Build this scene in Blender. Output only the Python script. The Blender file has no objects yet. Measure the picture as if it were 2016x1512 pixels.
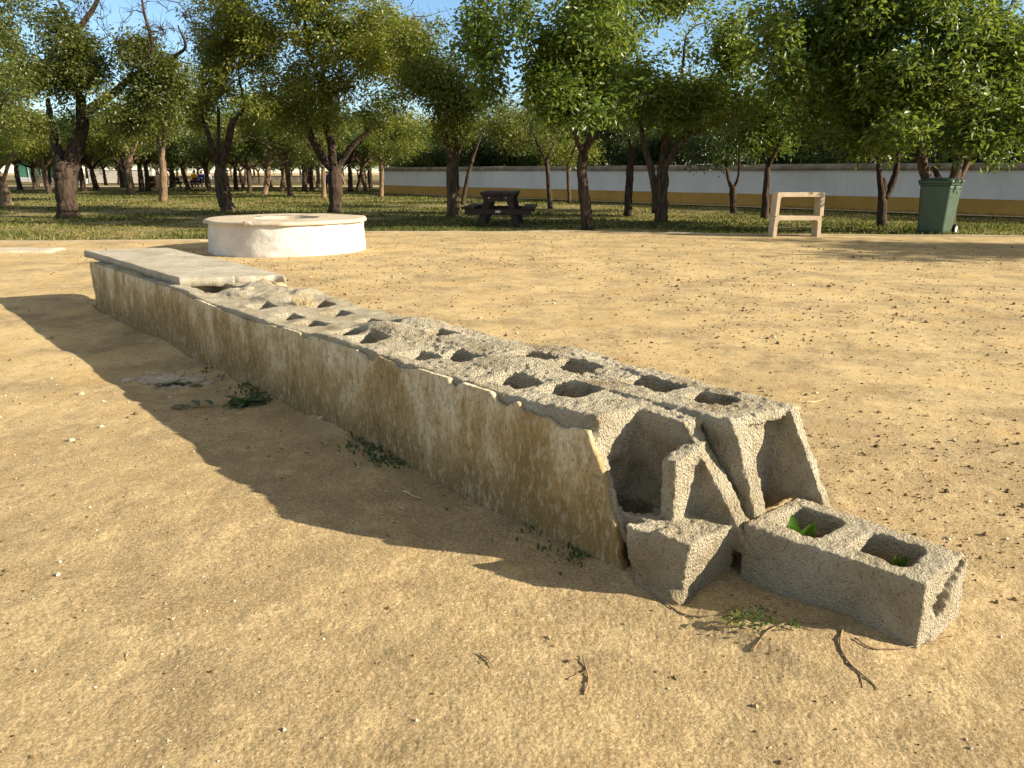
import bpy, math, random
import numpy as np
from mathutils import Vector

random.seed(7)
RNG = np.random.default_rng(7)
S = bpy.context.scene
COL = S.collection
R = math.radians

# ------------------------------------------------------------------ camera
F_PX, CXP, CYP = 1514.0, 1008.0, 756.0
CAM_H, PITCH = 1.2, math.atan((756.0 - 338.0) / 1514.0)
cam_d = bpy.data.cameras.new('camera')
cam_d.sensor_width = 36.0
cam_d.lens = F_PX / 2016.0 * 36.0
cam_d.clip_start = 0.05
cam_d.clip_end = 3000.0
cam = bpy.data.objects.new('camera', cam_d)
COL.objects.link(cam)
cam.location = (0, 0, CAM_H)
cam.rotation_euler = (math.pi / 2 - PITCH, 0, 0)
S.camera = cam

# ------------------------------------------------------------------ light
TO_SUN = Vector((2.35, -0.58, 1.0)).normalized()
SUN_EL = math.asin(TO_SUN.z)
SUN_ROT = math.atan2(TO_SUN.x, TO_SUN.y)
W = bpy.data.worlds.new('World')
S.world = W
W.use_nodes = True
wn = W.node_tree
sky = wn.nodes.new('ShaderNodeTexSky')
sky.sky_type = 'NISHITA'
sky.sun_disc = False
sky.sun_elevation = SUN_EL
sky.sun_rotation = SUN_ROT
sky.air_density = 1.0
sky.dust_density = 0.0
sky.ozone_density = 4.0
bgn = wn.nodes['Background']
# added veil: upper sky whitened and warmed for browner shade, horizon band left blue
tc = wn.nodes.new('ShaderNodeTexCoord'); sx = wn.nodes.new('ShaderNodeSeparateXYZ')
wn.links.new(tc.outputs['Generated'], sx.inputs[0])
mr = wn.nodes.new('ShaderNodeMapRange'); mr.interpolation_type = 'SMOOTHSTEP'
mr.inputs['From Min'].default_value = 0.24; mr.inputs['From Max'].default_value = 0.6
wn.links.new(sx.outputs[2], mr.inputs['Value'])
hs = wn.nodes.new('ShaderNodeHueSaturation'); hs.inputs['Saturation'].default_value = 0.25
wn.links.new(sky.outputs[0], hs.inputs['Color'])
tint = wn.nodes.new('ShaderNodeMix'); tint.data_type = 'RGBA'; tint.blend_type = 'MULTIPLY'; tint.inputs[0].default_value = 1.0
wn.links.new(hs.outputs[0], tint.inputs[6]); tint.inputs[7].default_value = (1.12, 1.02, 0.86, 1)
mx = wn.nodes.new('ShaderNodeMix'); mx.data_type = 'RGBA'
wn.links.new(mr.outputs[0], mx.inputs[0]); wn.links.new(sky.outputs[0], mx.inputs[6]); wn.links.new(tint.outputs[2], mx.inputs[7])
wn.links.new(mx.outputs[2], bgn.inputs[0])
bgn.inputs[1].default_value = 0.080
sun_d = bpy.data.lights.new('sun', 'SUN')
sun_d.energy = 5.0
sun_d.angle = R(0.5)
sun_d.color = (1.0, 0.89, 0.71)
sun = bpy.data.objects.new('sun', sun_d)
COL.objects.link(sun)
sun.rotation_euler = TO_SUN.to_track_quat('Z', 'Y').to_euler()
S.view_settings.view_transform = 'Standard'
S.view_settings.look = 'None'
S.view_settings.gamma = 1.0
S.view_settings.exposure = 1.28
S.view_settings.use_curve_mapping = False
S.cycles.max_bounces = 6
S.cycles.transparent_max_bounces = 4

# ------------------------------------------------------------------ survey helpers (photo pixel -> place in the world)
_fw = np.array([0, math.cos(PITCH), -math.sin(PITCH)])
_up = np.array([0, math.sin(PITCH), math.cos(PITCH)])
def _ray(x, y):
    return _fw + np.array([1., 0, 0]) * ((x - CXP) / F_PX) - _up * ((y - CYP) / F_PX)
def at(x, y, z=0.0):
    d = _ray(x, y); t = (z - CAM_H) / d[2]
    return np.array([0, 0, CAM_H]) + t * d
def aty(x, y, Y):
    d = _ray(x, y); t = Y / d[1]
    return np.array([0, 0, CAM_H]) + t * d
def pxm(Y):
    """metres per photo pixel at distance Y"""
    return Y / F_PX

# ------------------------------------------------------------------ noise
def _hash(ix, iy, iz, seed):
    h = (ix.astype(np.uint32) * np.uint32(374761393) + iy.astype(np.uint32) * np.uint32(668265263)
         + iz.astype(np.uint32) * np.uint32(2147483647 - 5) + np.uint32(seed) * np.uint32(974711))
    h = (h ^ (h >> np.uint32(13))) * np.uint32(1274126177)
    h = h ^ (h >> np.uint32(16))
    return h.astype(np.float32) * np.float32(1.0 / 4294967295.0)
def noise3(x, y, z, seed=0):
    x = np.asarray(x, np.float32); y = np.asarray(y, np.float32); z = np.asarray(z, np.float32)
    x, y, z = np.broadcast_arrays(x, y, z)
    fx = np.floor(x); fy = np.floor(y); fz = np.floor(z)
    ix = fx.astype(np.int32); iy = fy.astype(np.int32); iz = fz.astype(np.int32)
    u = x - fx; v = y - fy; w = z - fz
    u = u * u * (3 - 2 * u); v = v * v * (3 - 2 * v); w = w * w * (3 - 2 * w)
    r = 0
    for a in (0, 1):
        for b in (0, 1):
            for c in (0, 1):
                r = r + _hash(ix + a, iy + b, iz + c, seed) * ((u if a else 1 - u) * (v if b else 1 - v) * (w if c else 1 - w))
    return r * 2 - 1
def noise2(x, y, seed=0):
    return noise3(x, y, np.zeros(1, np.float32), seed)

# ------------------------------------------------------------------ mesh helpers
def mesh_np(name, V, Fc, mat=None, parent=None, smooth=True, attr=None):
    """V (n,3); Fc (m,k) or list of arrays with different k"""
    V = np.asarray(V, np.float32)
    if not isinstance(Fc, list): Fc = [Fc]
    Fc = [np.asarray(f, np.int32) for f in Fc if len(f)]
    me = bpy.data.meshes.new(name)
    me.vertices.add(len(V)); me.vertices.foreach_set('co', V.ravel())
    nl = sum(f.size for f in Fc); nf = sum(len(f) for f in Fc)
    me.loops.add(nl); me.polygons.add(nf)
    me.loops.foreach_set('vertex_index', np.concatenate([f.ravel() for f in Fc]))
    tot = np.concatenate([np.full(len(f), f.shape[1], np.int32) for f in Fc])
    st = np.concatenate([[0], np.cumsum(tot)[:-1]]).astype(np.int32)
    me.polygons.foreach_set('loop_start', st)
    me.polygons.foreach_set('loop_total', tot)
    me.polygons.foreach_set('use_smooth', np.full(nf, smooth, bool))
    if attr:
        for k, (dom, val) in attr.items():
            a = me.attributes.new(k, 'FLOAT', dom)
            a.data.foreach_set('value', np.asarray(val, np.float32))
    me.update(calc_edges=True)
    me.validate()
    o = bpy.data.objects.new(name, me)
    COL.objects.link(o)
    if mat: me.materials.append(mat)
    if parent: o.parent = parent
    return o

class MB:
    """collects solids into one mesh"""
    def __init__(s): s.V = []; s.F4 = []; s.F3 = []; s.n = 0
    def add(s, V, F):
        V = np.asarray(V, float); 
        for f in F:
            (s.F4 if len(f) == 4 else s.F3).append([i + s.n for i in f])
        s.V.append(V); s.n += len(V)
    def addnp(s, V, F4):
        s.V.append(np.asarray(V, float)); s.F4.extend((np.asarray(F4) + s.n).tolist()); s.n += len(V)
    def box(s, c, h, rot=0.0, bev=0.008, tilt=None):
        """bevelled box, centre c, half sizes h"""
        b = min(bev, min(h) * 0.45); V = []
        import itertools
        for sx, sy, sz in itertools.product((-1, 1), repeat=3):
            V.append((sx * (h[0] - b), sy * (h[1] - b), sz * h[2]))
            V.append((sx * (h[0] - b), sy * h[1], sz * (h[2] - b)))
            V.append((sx * h[0], sy * (h[1] - b), sz * (h[2] - b)))
        V = np.array(V)
        def i(sx, sy, sz, k): return ((sx > 0) * 4 + (sy > 0) * 2 + (sz > 0)) * 3 + k
        Fs = []
        for z in (-1, 1): Fs.append([i(-1, -1, z, 0), i(1, -1, z, 0), i(1, 1, z, 0), i(-1, 1, z, 0)][::z])
        for y in (-1, 1): Fs.append([i(-1, y, -1, 1), i(1, y, -1, 1), i(1, y, 1, 1), i(-1, y, 1, 1)][::-y])
        for x in (-1, 1): Fs.append([i(x, -1, -1, 2), i(x, 1, -1, 2), i(x, 1, 1, 2), i(x, -1, 1, 2)][::x])
        for x in (-1, 1):
            for y in (-1, 1):
                Fs.append([i(x, y, -1, 1), i(x, y, 1, 1), i(x, y, 1, 2), i(x, y, -1, 2)][::-x * y])
            for z in (-1, 1):
                Fs.append([i(x, -1, z, 0), i(x, 1, z, 0), i(x, 1, z, 2), i(x, -1, z, 2)][::-x * z])
        for y in (-1, 1):
            for z in (-1, 1):
                Fs.append([i(-1, y, z, 0), i(1, y, z, 0), i(1, y, z, 1), i(-1, y, z, 1)][::y * z])
        for x, y, z in itertools.product((-1, 1), repeat=3):
            Fs.append([i(x, y, z, 0), i(x, y, z, 1), i(x, y, z, 2)][::x * y * z * -1])
        if tilt is not None: V = V @ np.array(tilt).T
        c_, s_ = math.cos(rot), math.sin(rot)
        V = np.stack([V[:, 0] * c_ - V[:, 1] * s_, V[:, 0] * s_ + V[:, 1] * c_, V[:, 2]], 1) + np.array(c)
        s.add(V, Fs)
    def tube(s, P, rad, n=8, cap=True, wob=0.0, seed=0):
        P = np.asarray(P, float); rad = np.broadcast_to(np.asarray(rad, float), (len(P),))
        T = np.gradient(P, axis=0); T /= np.linalg.norm(T, axis=1)[:, None] + 1e-9
        ref = np.array([0.31, 0.95, 0.05]) if abs(T[0] @ np.array([0.31, 0.95, .05])) < 0.9 else np.array([1., 0, 0])
        V = []
        a = np.linspace(0, 2 * math.pi, n, endpoint=False)
        for k in range(len(P)):
            u = np.cross(T[k], ref); u /= np.linalg.norm(u) + 1e-9; w = np.cross(T[k], u)
            rr = np.full(n, rad[k])
            if wob: rr = rr * (1 + wob * noise3(np.cos(a) * 1.3 + seed, np.sin(a) * 1.3, k * 0.3 + seed, seed))
            V.append(P[k] + np.outer(np.cos(a) * rr, u) + np.outer(np.sin(a) * rr, w))
        V = np.concatenate(V)
        i = np.arange(len(P) - 1)[:, None] * n; j = np.arange(n)[None]; j2 = (j + 1) % n
        F4 = np.stack([i + j, i + j2, i + n + j2, i + n + j], -1).reshape(-1, 4)
        base = s.n
        s.addnp(V, F4)
        if cap:
            for e, sg in ((0, 1), (len(P) - 1, -1)):
                s.V.append(P[e][None]); c = s.n; s.n += 1
                for q in range(n):
                    f = [base + e * n + q, base + e * n + (q + 1) % n, c]
                    s.F3.append(f[::-1] if sg > 0 else f)
    def build(s, name, mat, parent=None, smooth=False, attr=None):
        o = mesh_np(name, np.concatenate(s.V), [np.array(f) for f in (s.F4, s.F3) if len(f)], mat, parent, smooth, attr)
        return o

def surface_nets(F, xs, ys, zs):
    sg = F < 0
    nx, ny, nz = F.shape
    cnt = np.zeros((nx - 1, ny - 1, nz - 1), np.int8)
    for a in (0, 1):
        for b in (0, 1):
            for c in (0, 1):
                cnt += sg[a:nx - 1 + a, b:ny - 1 + b, c:nz - 1 + c]
    act = (cnt > 0) & (cnt < 8)
    I, J, K = np.nonzero(act)
    idx = np.full(act.shape, -1, np.int32); idx[I, J, K] = np.arange(len(I))
    P = np.zeros((len(I), 3)); n = np.zeros(len(I))
    X = (xs, ys, zs)
    corners = [(a, b, c) for a in (0, 1) for b in (0, 1) for c in (0, 1)]
    for c0 in corners:
        for ax in range(3):
            if c0[ax] == 1: continue
            c1 = list(c0); c1[ax] = 1
            f0 = F[I + c0[0], J + c0[1], K + c0[2]]; f1 = F[I + c1[0], J + c1[1], K + c1[2]]
            m = (f0 < 0) != (f1 < 0)
            t = np.where(m, f0 / np.where(m, f0 - f1, 1), 0)
            for q, ii in enumerate((I, J, K)):
                p = X[q][ii + c0[q]]
                if q == ax: p = p + t * (X[q][ii + 1] - X[q][ii])
                P[:, q] += np.where(m, p, 0)
            n += m
    P /= n[:, None]
    quads = []
    for ax in range(3):
        o1, o2 = [(1, 2), (2, 0), (0, 1)][ax]
        s0 = [slice(None)] * 3; s1 = [slice(None)] * 3
        s0[ax] = slice(0, -1); s1[ax] = slice(1, None)
        for q in (o1, o2): s0[q] = slice(1, -1); s1[q] = slice(1, -1)
        a = sg[tuple(s0)]; b = sg[tuple(s1)]
        E = np.stack(np.nonzero(a != b), 1)
        if not len(E): continue
        flip = a[E[:, 0], E[:, 1], E[:, 2]]
        E = E.copy(); E[:, o1] += 1; E[:, o2] += 1
        q = []
        for d1, d2 in ((-1, -1), (0, -1), (0, 0), (-1, 0)):
            G = E.copy(); G[:, o1] += d1; G[:, o2] += d2
            q.append(idx[G[:, 0], G[:, 1], G[:, 2]])
        q = np.stack(q, 1)
        q[~flip] = q[~flip][:, ::-1]
        quads.append(q)
    return P, np.concatenate(quads)

def smin(a, b, k):
    h = np.clip(0.5 + 0.5 * (b - a) / k, 0, 1)
    return b * (1 - h) + a * h - k * h * (1 - h)
def smax(a, b, k): return -smin(-a, -b, k)
def sd_box(X, Y, Z, x0, x1, y0, y1, z0, z1, r=0.0):
    qx = np.abs(X - (x0 + x1) / 2) - (x1 - x0) / 2 + r
    qy = np.abs(Y - (y0 + y1) / 2) - (y1 - y0) / 2 + r
    qz = np.abs(Z - (z0 + z1) / 2) - (z1 - z0) / 2 + r
    return np.sqrt(np.maximum(qx, 0) ** 2 + np.maximum(qy, 0) ** 2 + np.maximum(qz, 0) ** 2) + np.minimum(np.maximum(qx, np.maximum(qy, qz)), 0) - r

def tag(o, label=None, cat=None, group=None, kind=None):
    if label: o['label'] = label
    if cat: o['category'] = cat
    if group: o['group'] = group
    if kind: o['kind'] = kind
    return o
def empty(name, loc, rz=0.0):
    o = bpy.data.objects.new(name, None); COL.objects.link(o)
    o.location = loc; o.rotation_euler = (0, 0, rz); o.empty_display_size = 0.2
    return o
def copy_thing(o, parent=None):
    c = o.copy(); COL.objects.link(c); c.parent = parent
    for ch in list(o.children): copy_thing(ch, c)
    return c

# ------------------------------------------------------------------ materials
class N:
    """short node graph builder"""
    def __init__(s, name, rough=0.9, spec=0.25):
        s.m = bpy.data.materials.new(name); s.m.use_nodes = True
        s.t = s.m.node_tree; s.b = s.t.nodes['Principled BSDF']
        s.b.inputs['Roughness'].default_value = rough
        s.b.inputs['Specular IOR Level'].default_value = spec
        s.co = None
    def node(s, typ, **kw):
        n = s.t.nodes.new(typ)
        for k, v in kw.items(): setattr(n, k, v)
        return n
    def link(s, a, b): s.t.links.new(a, b)
    def coord(s, scale=(1, 1, 1), rot=(0, 0, 0), kind='Object'):
        c = s.node('ShaderNodeTexCoord'); m = s.node('ShaderNodeMapping')
        m.inputs['Scale'].default_value = scale; m.inputs['Rotation'].default_value = rot
        s.link(c.outputs[kind], m.inputs['Vector']); return m.outputs[0]
    def noise(s, scale, detail=4, rough=0.6, vec=None, dist=0.0):
        n = s.node('ShaderNodeTexNoise'); n.inputs['Scale'].default_value = scale
        n.inputs['Detail'].default_value = detail; n.inputs['Roughness'].default_value = rough
        n.inputs['Distortion'].default_value = dist
        if vec is None:
            if s.co is None: s.co = s.coord()
            vec = s.co
        s.link(vec, n.inputs['Vector']); return n.outputs['Fac']
    def voro(s, scale, feature='F1', vec=None, out='Distance'):
        n = s.node('ShaderNodeTexVoronoi'); n.inputs['Scale'].default_value = scale; n.feature = feature
        if vec is None:
            if s.co is None: s.co = s.coord()
            vec = s.co
        s.link(vec, n.inputs['Vector']); return n.outputs[out]
    def ramp(s, fac, stops, interp='LINEAR'):
        n = s.node('ShaderNodeValToRGB'); n.color_ramp.interpolation = interp
        e = n.color_ramp.elements
        while len(e) < len(stops): e.new(0.5)
        for i, (p, c) in enumerate(stops):
            e[i].position = p
            if not hasattr(c, '__len__'): c = (c, c, c)
            e[i].color = (*c[:3], 1)
        s.link(fac, n.inputs[0]); return n.outputs[0]
    def mix(s, fac, a, b, mode='MIX'):
        n = s.node('ShaderNodeMix', data_type='RGBA', blend_type=mode)
        for sock, v in ((n.inputs[0], fac), (n.inputs[6], a), (n.inputs[7], b)):
            if isinstance(v, (int, float)): sock.default_value = v
            elif isinstance(v, tuple): sock.default_value = (*v[:3], 1)
            else: s.link(v, sock)
        return n.outputs[2]
    def math(s, op, a, b=0.0):
        n = s.node('ShaderNodeMath', operation=op)
        for sock, v in ((n.inputs[0], a), (n.inputs[1], b)):
            if isinstance(v, (int, float)): sock.default_value = v
            else: s.link(v, sock)
        return n.outputs[0]
    def attr(s, name):
        n = s.node('ShaderNodeAttribute'); n.attribute_name = name; return n.outputs['Fac']
    def sep(s, vec):
        n = s.node('ShaderNodeSeparateXYZ'); s.link(vec, n.inputs[0]); return n.outputs
    def color(s, c):
        if isinstance(c, tuple): s.b.inputs['Base Color'].default_value = (*c, 1)
        else: s.link(c, s.b.inputs['Base Color'])
    def bump(s, h, strength=0.4, dist=0.02):
        n = s.node('ShaderNodeBump'); n.inputs['Strength'].default_value = strength
        n.inputs['Distance'].default_value = dist
        s.link(h, n.inputs['Height']); s.link(n.outputs[0], s.b.inputs['Normal'])

def mat_sand():
    k = N('sand_earth', 0.95, 0.1)
    big = k.noise(0.55, 5, 0.6)
    c = k.ramp(big, [(0.30, (0.42, 0.305, 0.145)), (0.46, (0.51, 0.375, 0.18)), (0.60, (0.57, 0.43, 0.215)), (0.75, (0.52, 0.37, 0.165))])
    n2 = k.noise(1.5, 7, 0.66)
    c = k.mix(k.ramp(n2, [(0.44, 0.0), (0.60, 0.8)]), c, (0.275, 0.205, 0.112))
    n4 = k.noise(4.2, 6, 0.7, k.coord((1, 1.3, 1), (0, 0, 0.5)))
    c = k.mix(k.ramp(n4, [(0.53, 0.0), (0.66, 0.5)]), c, (0.60, 0.465, 0.25))
    n3 = k.noise(2.2, 5, 0.6, k.coord((1, 1, 1), (0, 0, 1.1)))
    c = k.mix(k.ramp(n3, [(0.53, 0.0), (0.68, 0.55)]), c, (0.50, 0.31, 0.105))
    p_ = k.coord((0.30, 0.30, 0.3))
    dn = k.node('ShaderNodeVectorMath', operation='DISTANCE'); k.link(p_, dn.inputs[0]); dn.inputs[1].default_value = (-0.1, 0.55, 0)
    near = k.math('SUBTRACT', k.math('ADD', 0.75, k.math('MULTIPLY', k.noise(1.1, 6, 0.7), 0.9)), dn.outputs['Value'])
    c = k.mix(k.ramp(near, [(0.05, 0.0), (0.62, 0.72)]), c, (0.36, 0.265, 0.138))  # compact brown soil round the camera; also darkens the foreground for backscatter
    c = k.mix(k.ramp(k.noise(5.5, 7, 0.72, k.coord((1, 1, 1), (0, 0, 2.0))), [(0.50, 0.0), (0.60, 0.55)]), c, (0.57, 0.43, 0.22))
    c = k.mix(k.ramp(k.noise(8.5, 7, 0.74, k.coord((1, 1, 1), (0, 0, 0.8))), [(0.53, 0.0), (0.64, 0.5)]), c, (0.27, 0.195, 0.10))
    g = k.noise(105, 6, 0.78)
    c = k.mix(k.ramp(g, [(0.36, 0.75), (0.49, 0.0)]), c, (0.18, 0.122, 0.06))
    c = k.mix(k.ramp(g, [(0.52, 0.0), (0.68, 0.7)]), c, (0.70, 0.57, 0.36))
    sp = k.voro(42, out='Distance')
    c = k.mix(k.math('MULTIPLY', k.ramp(sp, [(0.10, 1.0), (0.2, 0.0)]), k.ramp(k.noise(19, 3), [(0.5, 0.0), (0.6, 0.7)])), c, (0.68, 0.60, 0.45))
    k.color(c)
    h = k.math('ADD', k.math('MULTIPLY', k.noise(120, 8, 0.75), 1.0), k.math('MULTIPLY', k.voro(150), 0.22))
    h = k.math('MULTIPLY', h, k.ramp(k.noise(2.8, 6, 0.7, k.coord((1, 1, 1), (0, 0, 1.7))), [(0.40, 0.25), (0.62, 1.0)]))
    k.bump(h, 1.0, 0.010)
    return k.m
def mat_concrete(name, base=(0.55, 0.475, 0.33), light=(0.70, 0.625, 0.465), dark=(0.35, 0.27, 0.155), grain=1.0, stain=0):
    k = N(name, 0.95, 0.12)
    c = k.ramp(k.noise(5, 6, 0.65), [(0.28, dark), (0.45, base), (0.66, light)])
    c = k.mix(k.ramp(k.noise(16, 5, 0.7), [(0.52, 0.0), (0.72, 0.5)]), c, (0.34, 0.27, 0.16))
    if stain:
        zz = k.sep(k.coord((1, 1, 1)))[2]
        sf = k.math('SUBTRACT', k.noise(7, 6, 0.7, k.coord((1, 1, 0.5))), k.math('MULTIPLY', zz, 1.6))
        c = k.mix(k.ramp(sf, [(0.18, 0.0), (0.40, 0.45)]), c, (0.30, 0.215, 0.105))
    pit = k.noise(150, 4, 0.7)
    c = k.mix(k.ramp(pit, [(0.33, 0.8), (0.46, 0.0)]), c, (0.13, 0.105, 0.07))
    c = k.mix(k.ramp(pit, [(0.58, 0.0), (0.72, 0.45)]), c, (0.70, 0.66, 0.58))
    k.color(c)
    h = k.math('ADD', k.math('ADD', k.noise(110, 6, 0.7), k.math('MULTIPLY', k.noise(330, 3, 0.6), 0.5)), k.math('MULTIPLY', k.voro(135), 0.7))
    k.bump(h, 1.0 * grain, 0.02)
    return k.m
def mat_plaster():
    k = N('whitewashed_plaster', 0.92, 0.12)
    oc = k.coord((1, 1, 1)); z = k.sep(oc)[2]
    st = k.coord((5, 5, 2.0)); fine = k.coord((30, 30, 15))
    streak = k.noise(1.0, 7, 0.72, st)
    low = k.ramp(z, [(0.02, 0.36), (0.18, 0.17), (0.42, -0.0)])
    f = k.math('ADD', streak, low)
    f = k.math('ADD', f, k.math('MULTIPLY', k.math('SUBTRACT', k.noise(2.6, 5, 0.65), 0.5), 0.85))
    c = k.ramp(f, [(0.38, (0.64, 0.55, 0.39)), (0.51, (0.53, 0.43, 0.265)), (0.62, (0.36, 0.255, 0.115)), (0.80, (0.21, 0.14, 0.055))])
    fl = k.noise(1.0, 6, 0.75, fine)
    c = k.mix(k.ramp(fl, [(0.50, 0.0), (0.64, 0.75)]), c, (0.24, 0.175, 0.085))
    c = k.mix(k.ramp(k.noise(60, 5, 0.7), [(0.54, 0.0), (0.72, 0.28)]), c, (0.70, 0.63, 0.49))
    c = k.mix(k.ramp(k.noise(1.0, 6, 0.75, k.coord((44, 44, 17), (0.1, 0.2, 0))), [(0.51, 0.0), (0.60, 0.42)]), c, (0.58, 0.49, 0.33))
    c = k.mix(k.ramp(k.noise(1.0, 5, 0.75, k.coord((95, 95, 50))), [(0.54, 0.0), (0.62, 0.7)]), c, (0.17, 0.115, 0.05))
    crack = k.noise(1.0, 8, 0.8, k.coord((13, 13, 4), (0.2, 0, 0)))
    c = k.mix(k.ramp(crack, [(0.635, 0.0), (0.655, 0.85)]), c, (0.09, 0.065, 0.04))
    k.color(c)
    h = k.math('ADD', k.math('MULTIPLY', k.noise(28, 7, 0.65), 1.0), k.math('MULTIPLY', k.ramp(crack, [(0.635, 1.0), (0.655, 0.0)]), 0.35))
    k.bump(h, 0.5, 0.012)
    return k.m
def mat_simple(name, a, b, scale=8, rough=0.85, bump=0.2, detail=5, dist=0.01, spec=0.25):
    k = N(name, rough, spec)
    k.color(k.ramp(k.noise(scale, detail, 0.65), [(0.33, a), (0.68, b)]))
    if bump: k.bump(k.noise(scale * 3.5, 5, 0.65), bump, dist)
    return k.m
def mat_paint(name, a, b, scale, dirt, z0, z1, amt=0.8):
    k = N(name, 0.9, 0.15)
    c = k.ramp(k.noise(scale, 7, 0.65), [(0.33, a), (0.68, b)])
    z = k.sep(k.coord((1, 1, 1)))[2]
    sp = k.math('SUBTRACT', k.noise(5, 7, 0.72, k.coord((1, 1, 0.6))), k.math('MULTIPLY', k.math('SUBTRACT', z, z0), 1.0 / (z1 - z0)))
    c = k.mix(k.ramp(sp, [(0.05, 0.0), (0.45, amt)]), c, dirt)
    c = k.mix(k.ramp(k.noise(1.0, 7, 0.75, k.coord((6, 6, 1.6))), [(0.56, 0.0), (0.70, 0.35)]), c, dirt)
    c = k.mix(k.ramp(k.noise(17, 7, 0.75), [(0.66, 0.0), (0.70, 0.6)]), c, tuple(x * 0.8 for x in dirt))
    k.color(c); k.bump(k.noise(scale * 4, 7, 0.65), 0.4, 0.03)
    return k.m
def mat_bark(name, a, b):
    k = N(name, 0.95, 0.1)
    v = k.coord((14, 14, 3.0))
    n1 = k.noise(1.0, 7, 0.72, v)
    c = k.ramp(n1, [(0.36, a), (0.5, b), (0.72, tuple(min(1, x * 1.9) for x in b))])
    k.color(c); k.bump(n1, 1.0, 0.05)
    return k.m
def mat_leaf(name, stops, trans=0.48, rough=0.38, spec=0.5):
    k = N(name, rough, spec)
    c = k.ramp(k.attr('tint'), stops)
    k.color(c)
    tr = k.node('ShaderNodeBsdfTranslucent')
    k.link(k.mix(0.5, c, (0.24, 0.28, 0.03)), tr.inputs[0])
    mx = k.node('ShaderNodeMixShader'); mx.inputs[0].default_value = trans
    k.link(k.b.outputs[0], mx.inputs[1]); k.link(tr.outputs[0], mx.inputs[2])
    k.link(mx.outputs[0], k.t.nodes['Material Output'].inputs[0])
    return k.m
def mat_attr(name, stops, rough=0.95):
    k = N(name, rough, 0.1); k.color(k.ramp(k.attr('tint'), stops)); return k.m

M = {}
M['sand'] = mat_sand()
M['core'] = mat_concrete('weathered_concrete', stain=1)
M['block'] = mat_concrete('grey_block_concrete', (0.54, 0.465, 0.32), (0.67, 0.59, 0.435), (0.36, 0.285, 0.17))
M['slab'] = mat_concrete('cast_slab_concrete', (0.46, 0.41, 0.31), (0.57, 0.52, 0.415), (0.33, 0.275, 0.19), 0.6)
M['plaster'] = mat_plaster()
M['whitewash'] = mat_paint('whitewash', (0.54, 0.49, 0.42), (0.68, 0.645, 0.585), 3.2, (0.42, 0.33, 0.21), -0.06, 0.14)
M['coping'] = mat_simple('coping_stone', (0.40, 0.33, 0.235), (0.56, 0.475, 0.355), 5, 0.9, 0.4, 7, 0.02)
M['well_inside'] = mat_simple('well_inside_stone', (0.36, 0.30, 0.22), (0.50, 0.42, 0.31), 5, 0.95, 0.4)
M['wall_white'] = mat_paint('boundary_white_paint', (0.58, 0.59, 0.62), (0.70, 0.71, 0.74), 0.8, (0.40, 0.38, 0.33), 0.3, 0.55, 0.4)
M['wall_ochre'] = mat_paint('boundary_ochre_paint', (0.38, 0.22, 0.06), (0.50, 0.31, 0.09), 0.9, (0.13, 0.085, 0.035), 0.0, 0.28)
M['wall_cap'] = mat_simple('weathered_cap', (0.12, 0.10, 0.075), (0.30, 0.25, 0.185), 2.5, 0.95, 0.5)
M['lawn_soil'] = mat_simple('lawn_soil', (0.10, 0.10, 0.032), (0.30, 0.22, 0.085), 1.1, 0.97, 0.5, 8, 0.03)
M['kerb'] = mat_simple('kerb_concrete', (0.36, 0.285, 0.175), (0.50, 0.41, 0.27), 4, 0.95, 0.3)
M['path'] = mat_simple('pale_path', (0.48, 0.38, 0.24), (0.60, 0.50, 0.33), 1.2, 0.95, 0.3)
M['table'] = mat_simple('dark_plastic_wood', (0.020, 0.013, 0.011), (0.042, 0.028, 0.023), 7, 0.7, 0.25)
M['plate'] = mat_simple('metal_plate', (0.45, 0.42, 0.38), (0.6, 0.57, 0.52), 40, 0.5, 0.0)
M['frame'] = mat_simple('precast_concrete', (0.46, 0.35, 0.225), (0.60, 0.48, 0.33), 7, 0.9, 0.3)
M['bin'] = mat_simple('green_bin_plastic', (0.036, 0.062, 0.038), (0.052, 0.088, 0.053), 4, 0.5, 0.05, 5, 0.01, 0.4)
M['rubber'] = mat_simple('black_rubber', (0.012, 0.012, 0.012), (0.03, 0.03, 0.028), 20, 0.8, 0.1)
M['rim'] = mat_simple('grey_wheel_rim', (0.35, 0.36, 0.36), (0.5, 0.5, 0.5), 20, 0.5, 0.0)
M['bark_dark'] = mat_bark('dark_bark', (0.016, 0.011, 0.008), (0.060, 0.042, 0.030))
M['bark_mid'] = mat_bark('brown_bark', (0.026, 0.018, 0.012), (0.090, 0.063, 0.043))
M['bark_pale'] = mat_bark('pale_bark', (0.055, 0.035, 0.022), (0.17, 0.117, 0.073))
M['leaf_big'] = mat_leaf('broad_green_leaf', [(0.0, (0.022, 0.056, 0.010)), (0.45, (0.085, 0.150, 0.020)), (0.75, (0.19, 0.235, 0.030)), (1.0, (0.31, 0.30, 0.05))])
M['leaf_yel'] = mat_leaf('yellowing_leaf', [(0.0, (0.040, 0.068, 0.010)), (0.4, (0.130, 0.165, 0.018)), (0.75, (0.25, 0.245, 0.028)), (1.0, (0.34, 0.25, 0.05))])
M['leaf_dark'] = mat_leaf('dark_evergreen_leaf', [(0.0, (0.010, 0.028, 0.007)), (0.5, (0.030, 0.066, 0.013)), (1.0, (0.10, 0.145, 0.028))], 0.25)
M['leaf_dull'] = mat_leaf('dull_olive_leaf', [(0.0, (0.032, 0.052, 0.010)), (0.5, (0.110, 0.132, 0.024)), (1.0, (0.22, 0.205, 0.055))])
M['weed'] = mat_leaf('fresh_weed_leaf', [(0.0, (0.03, 0.09, 0.012)), (0.6, (0.07, 0.19, 0.022)), (1.0, (0.12, 0.25, 0.035))], 0.4)
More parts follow.
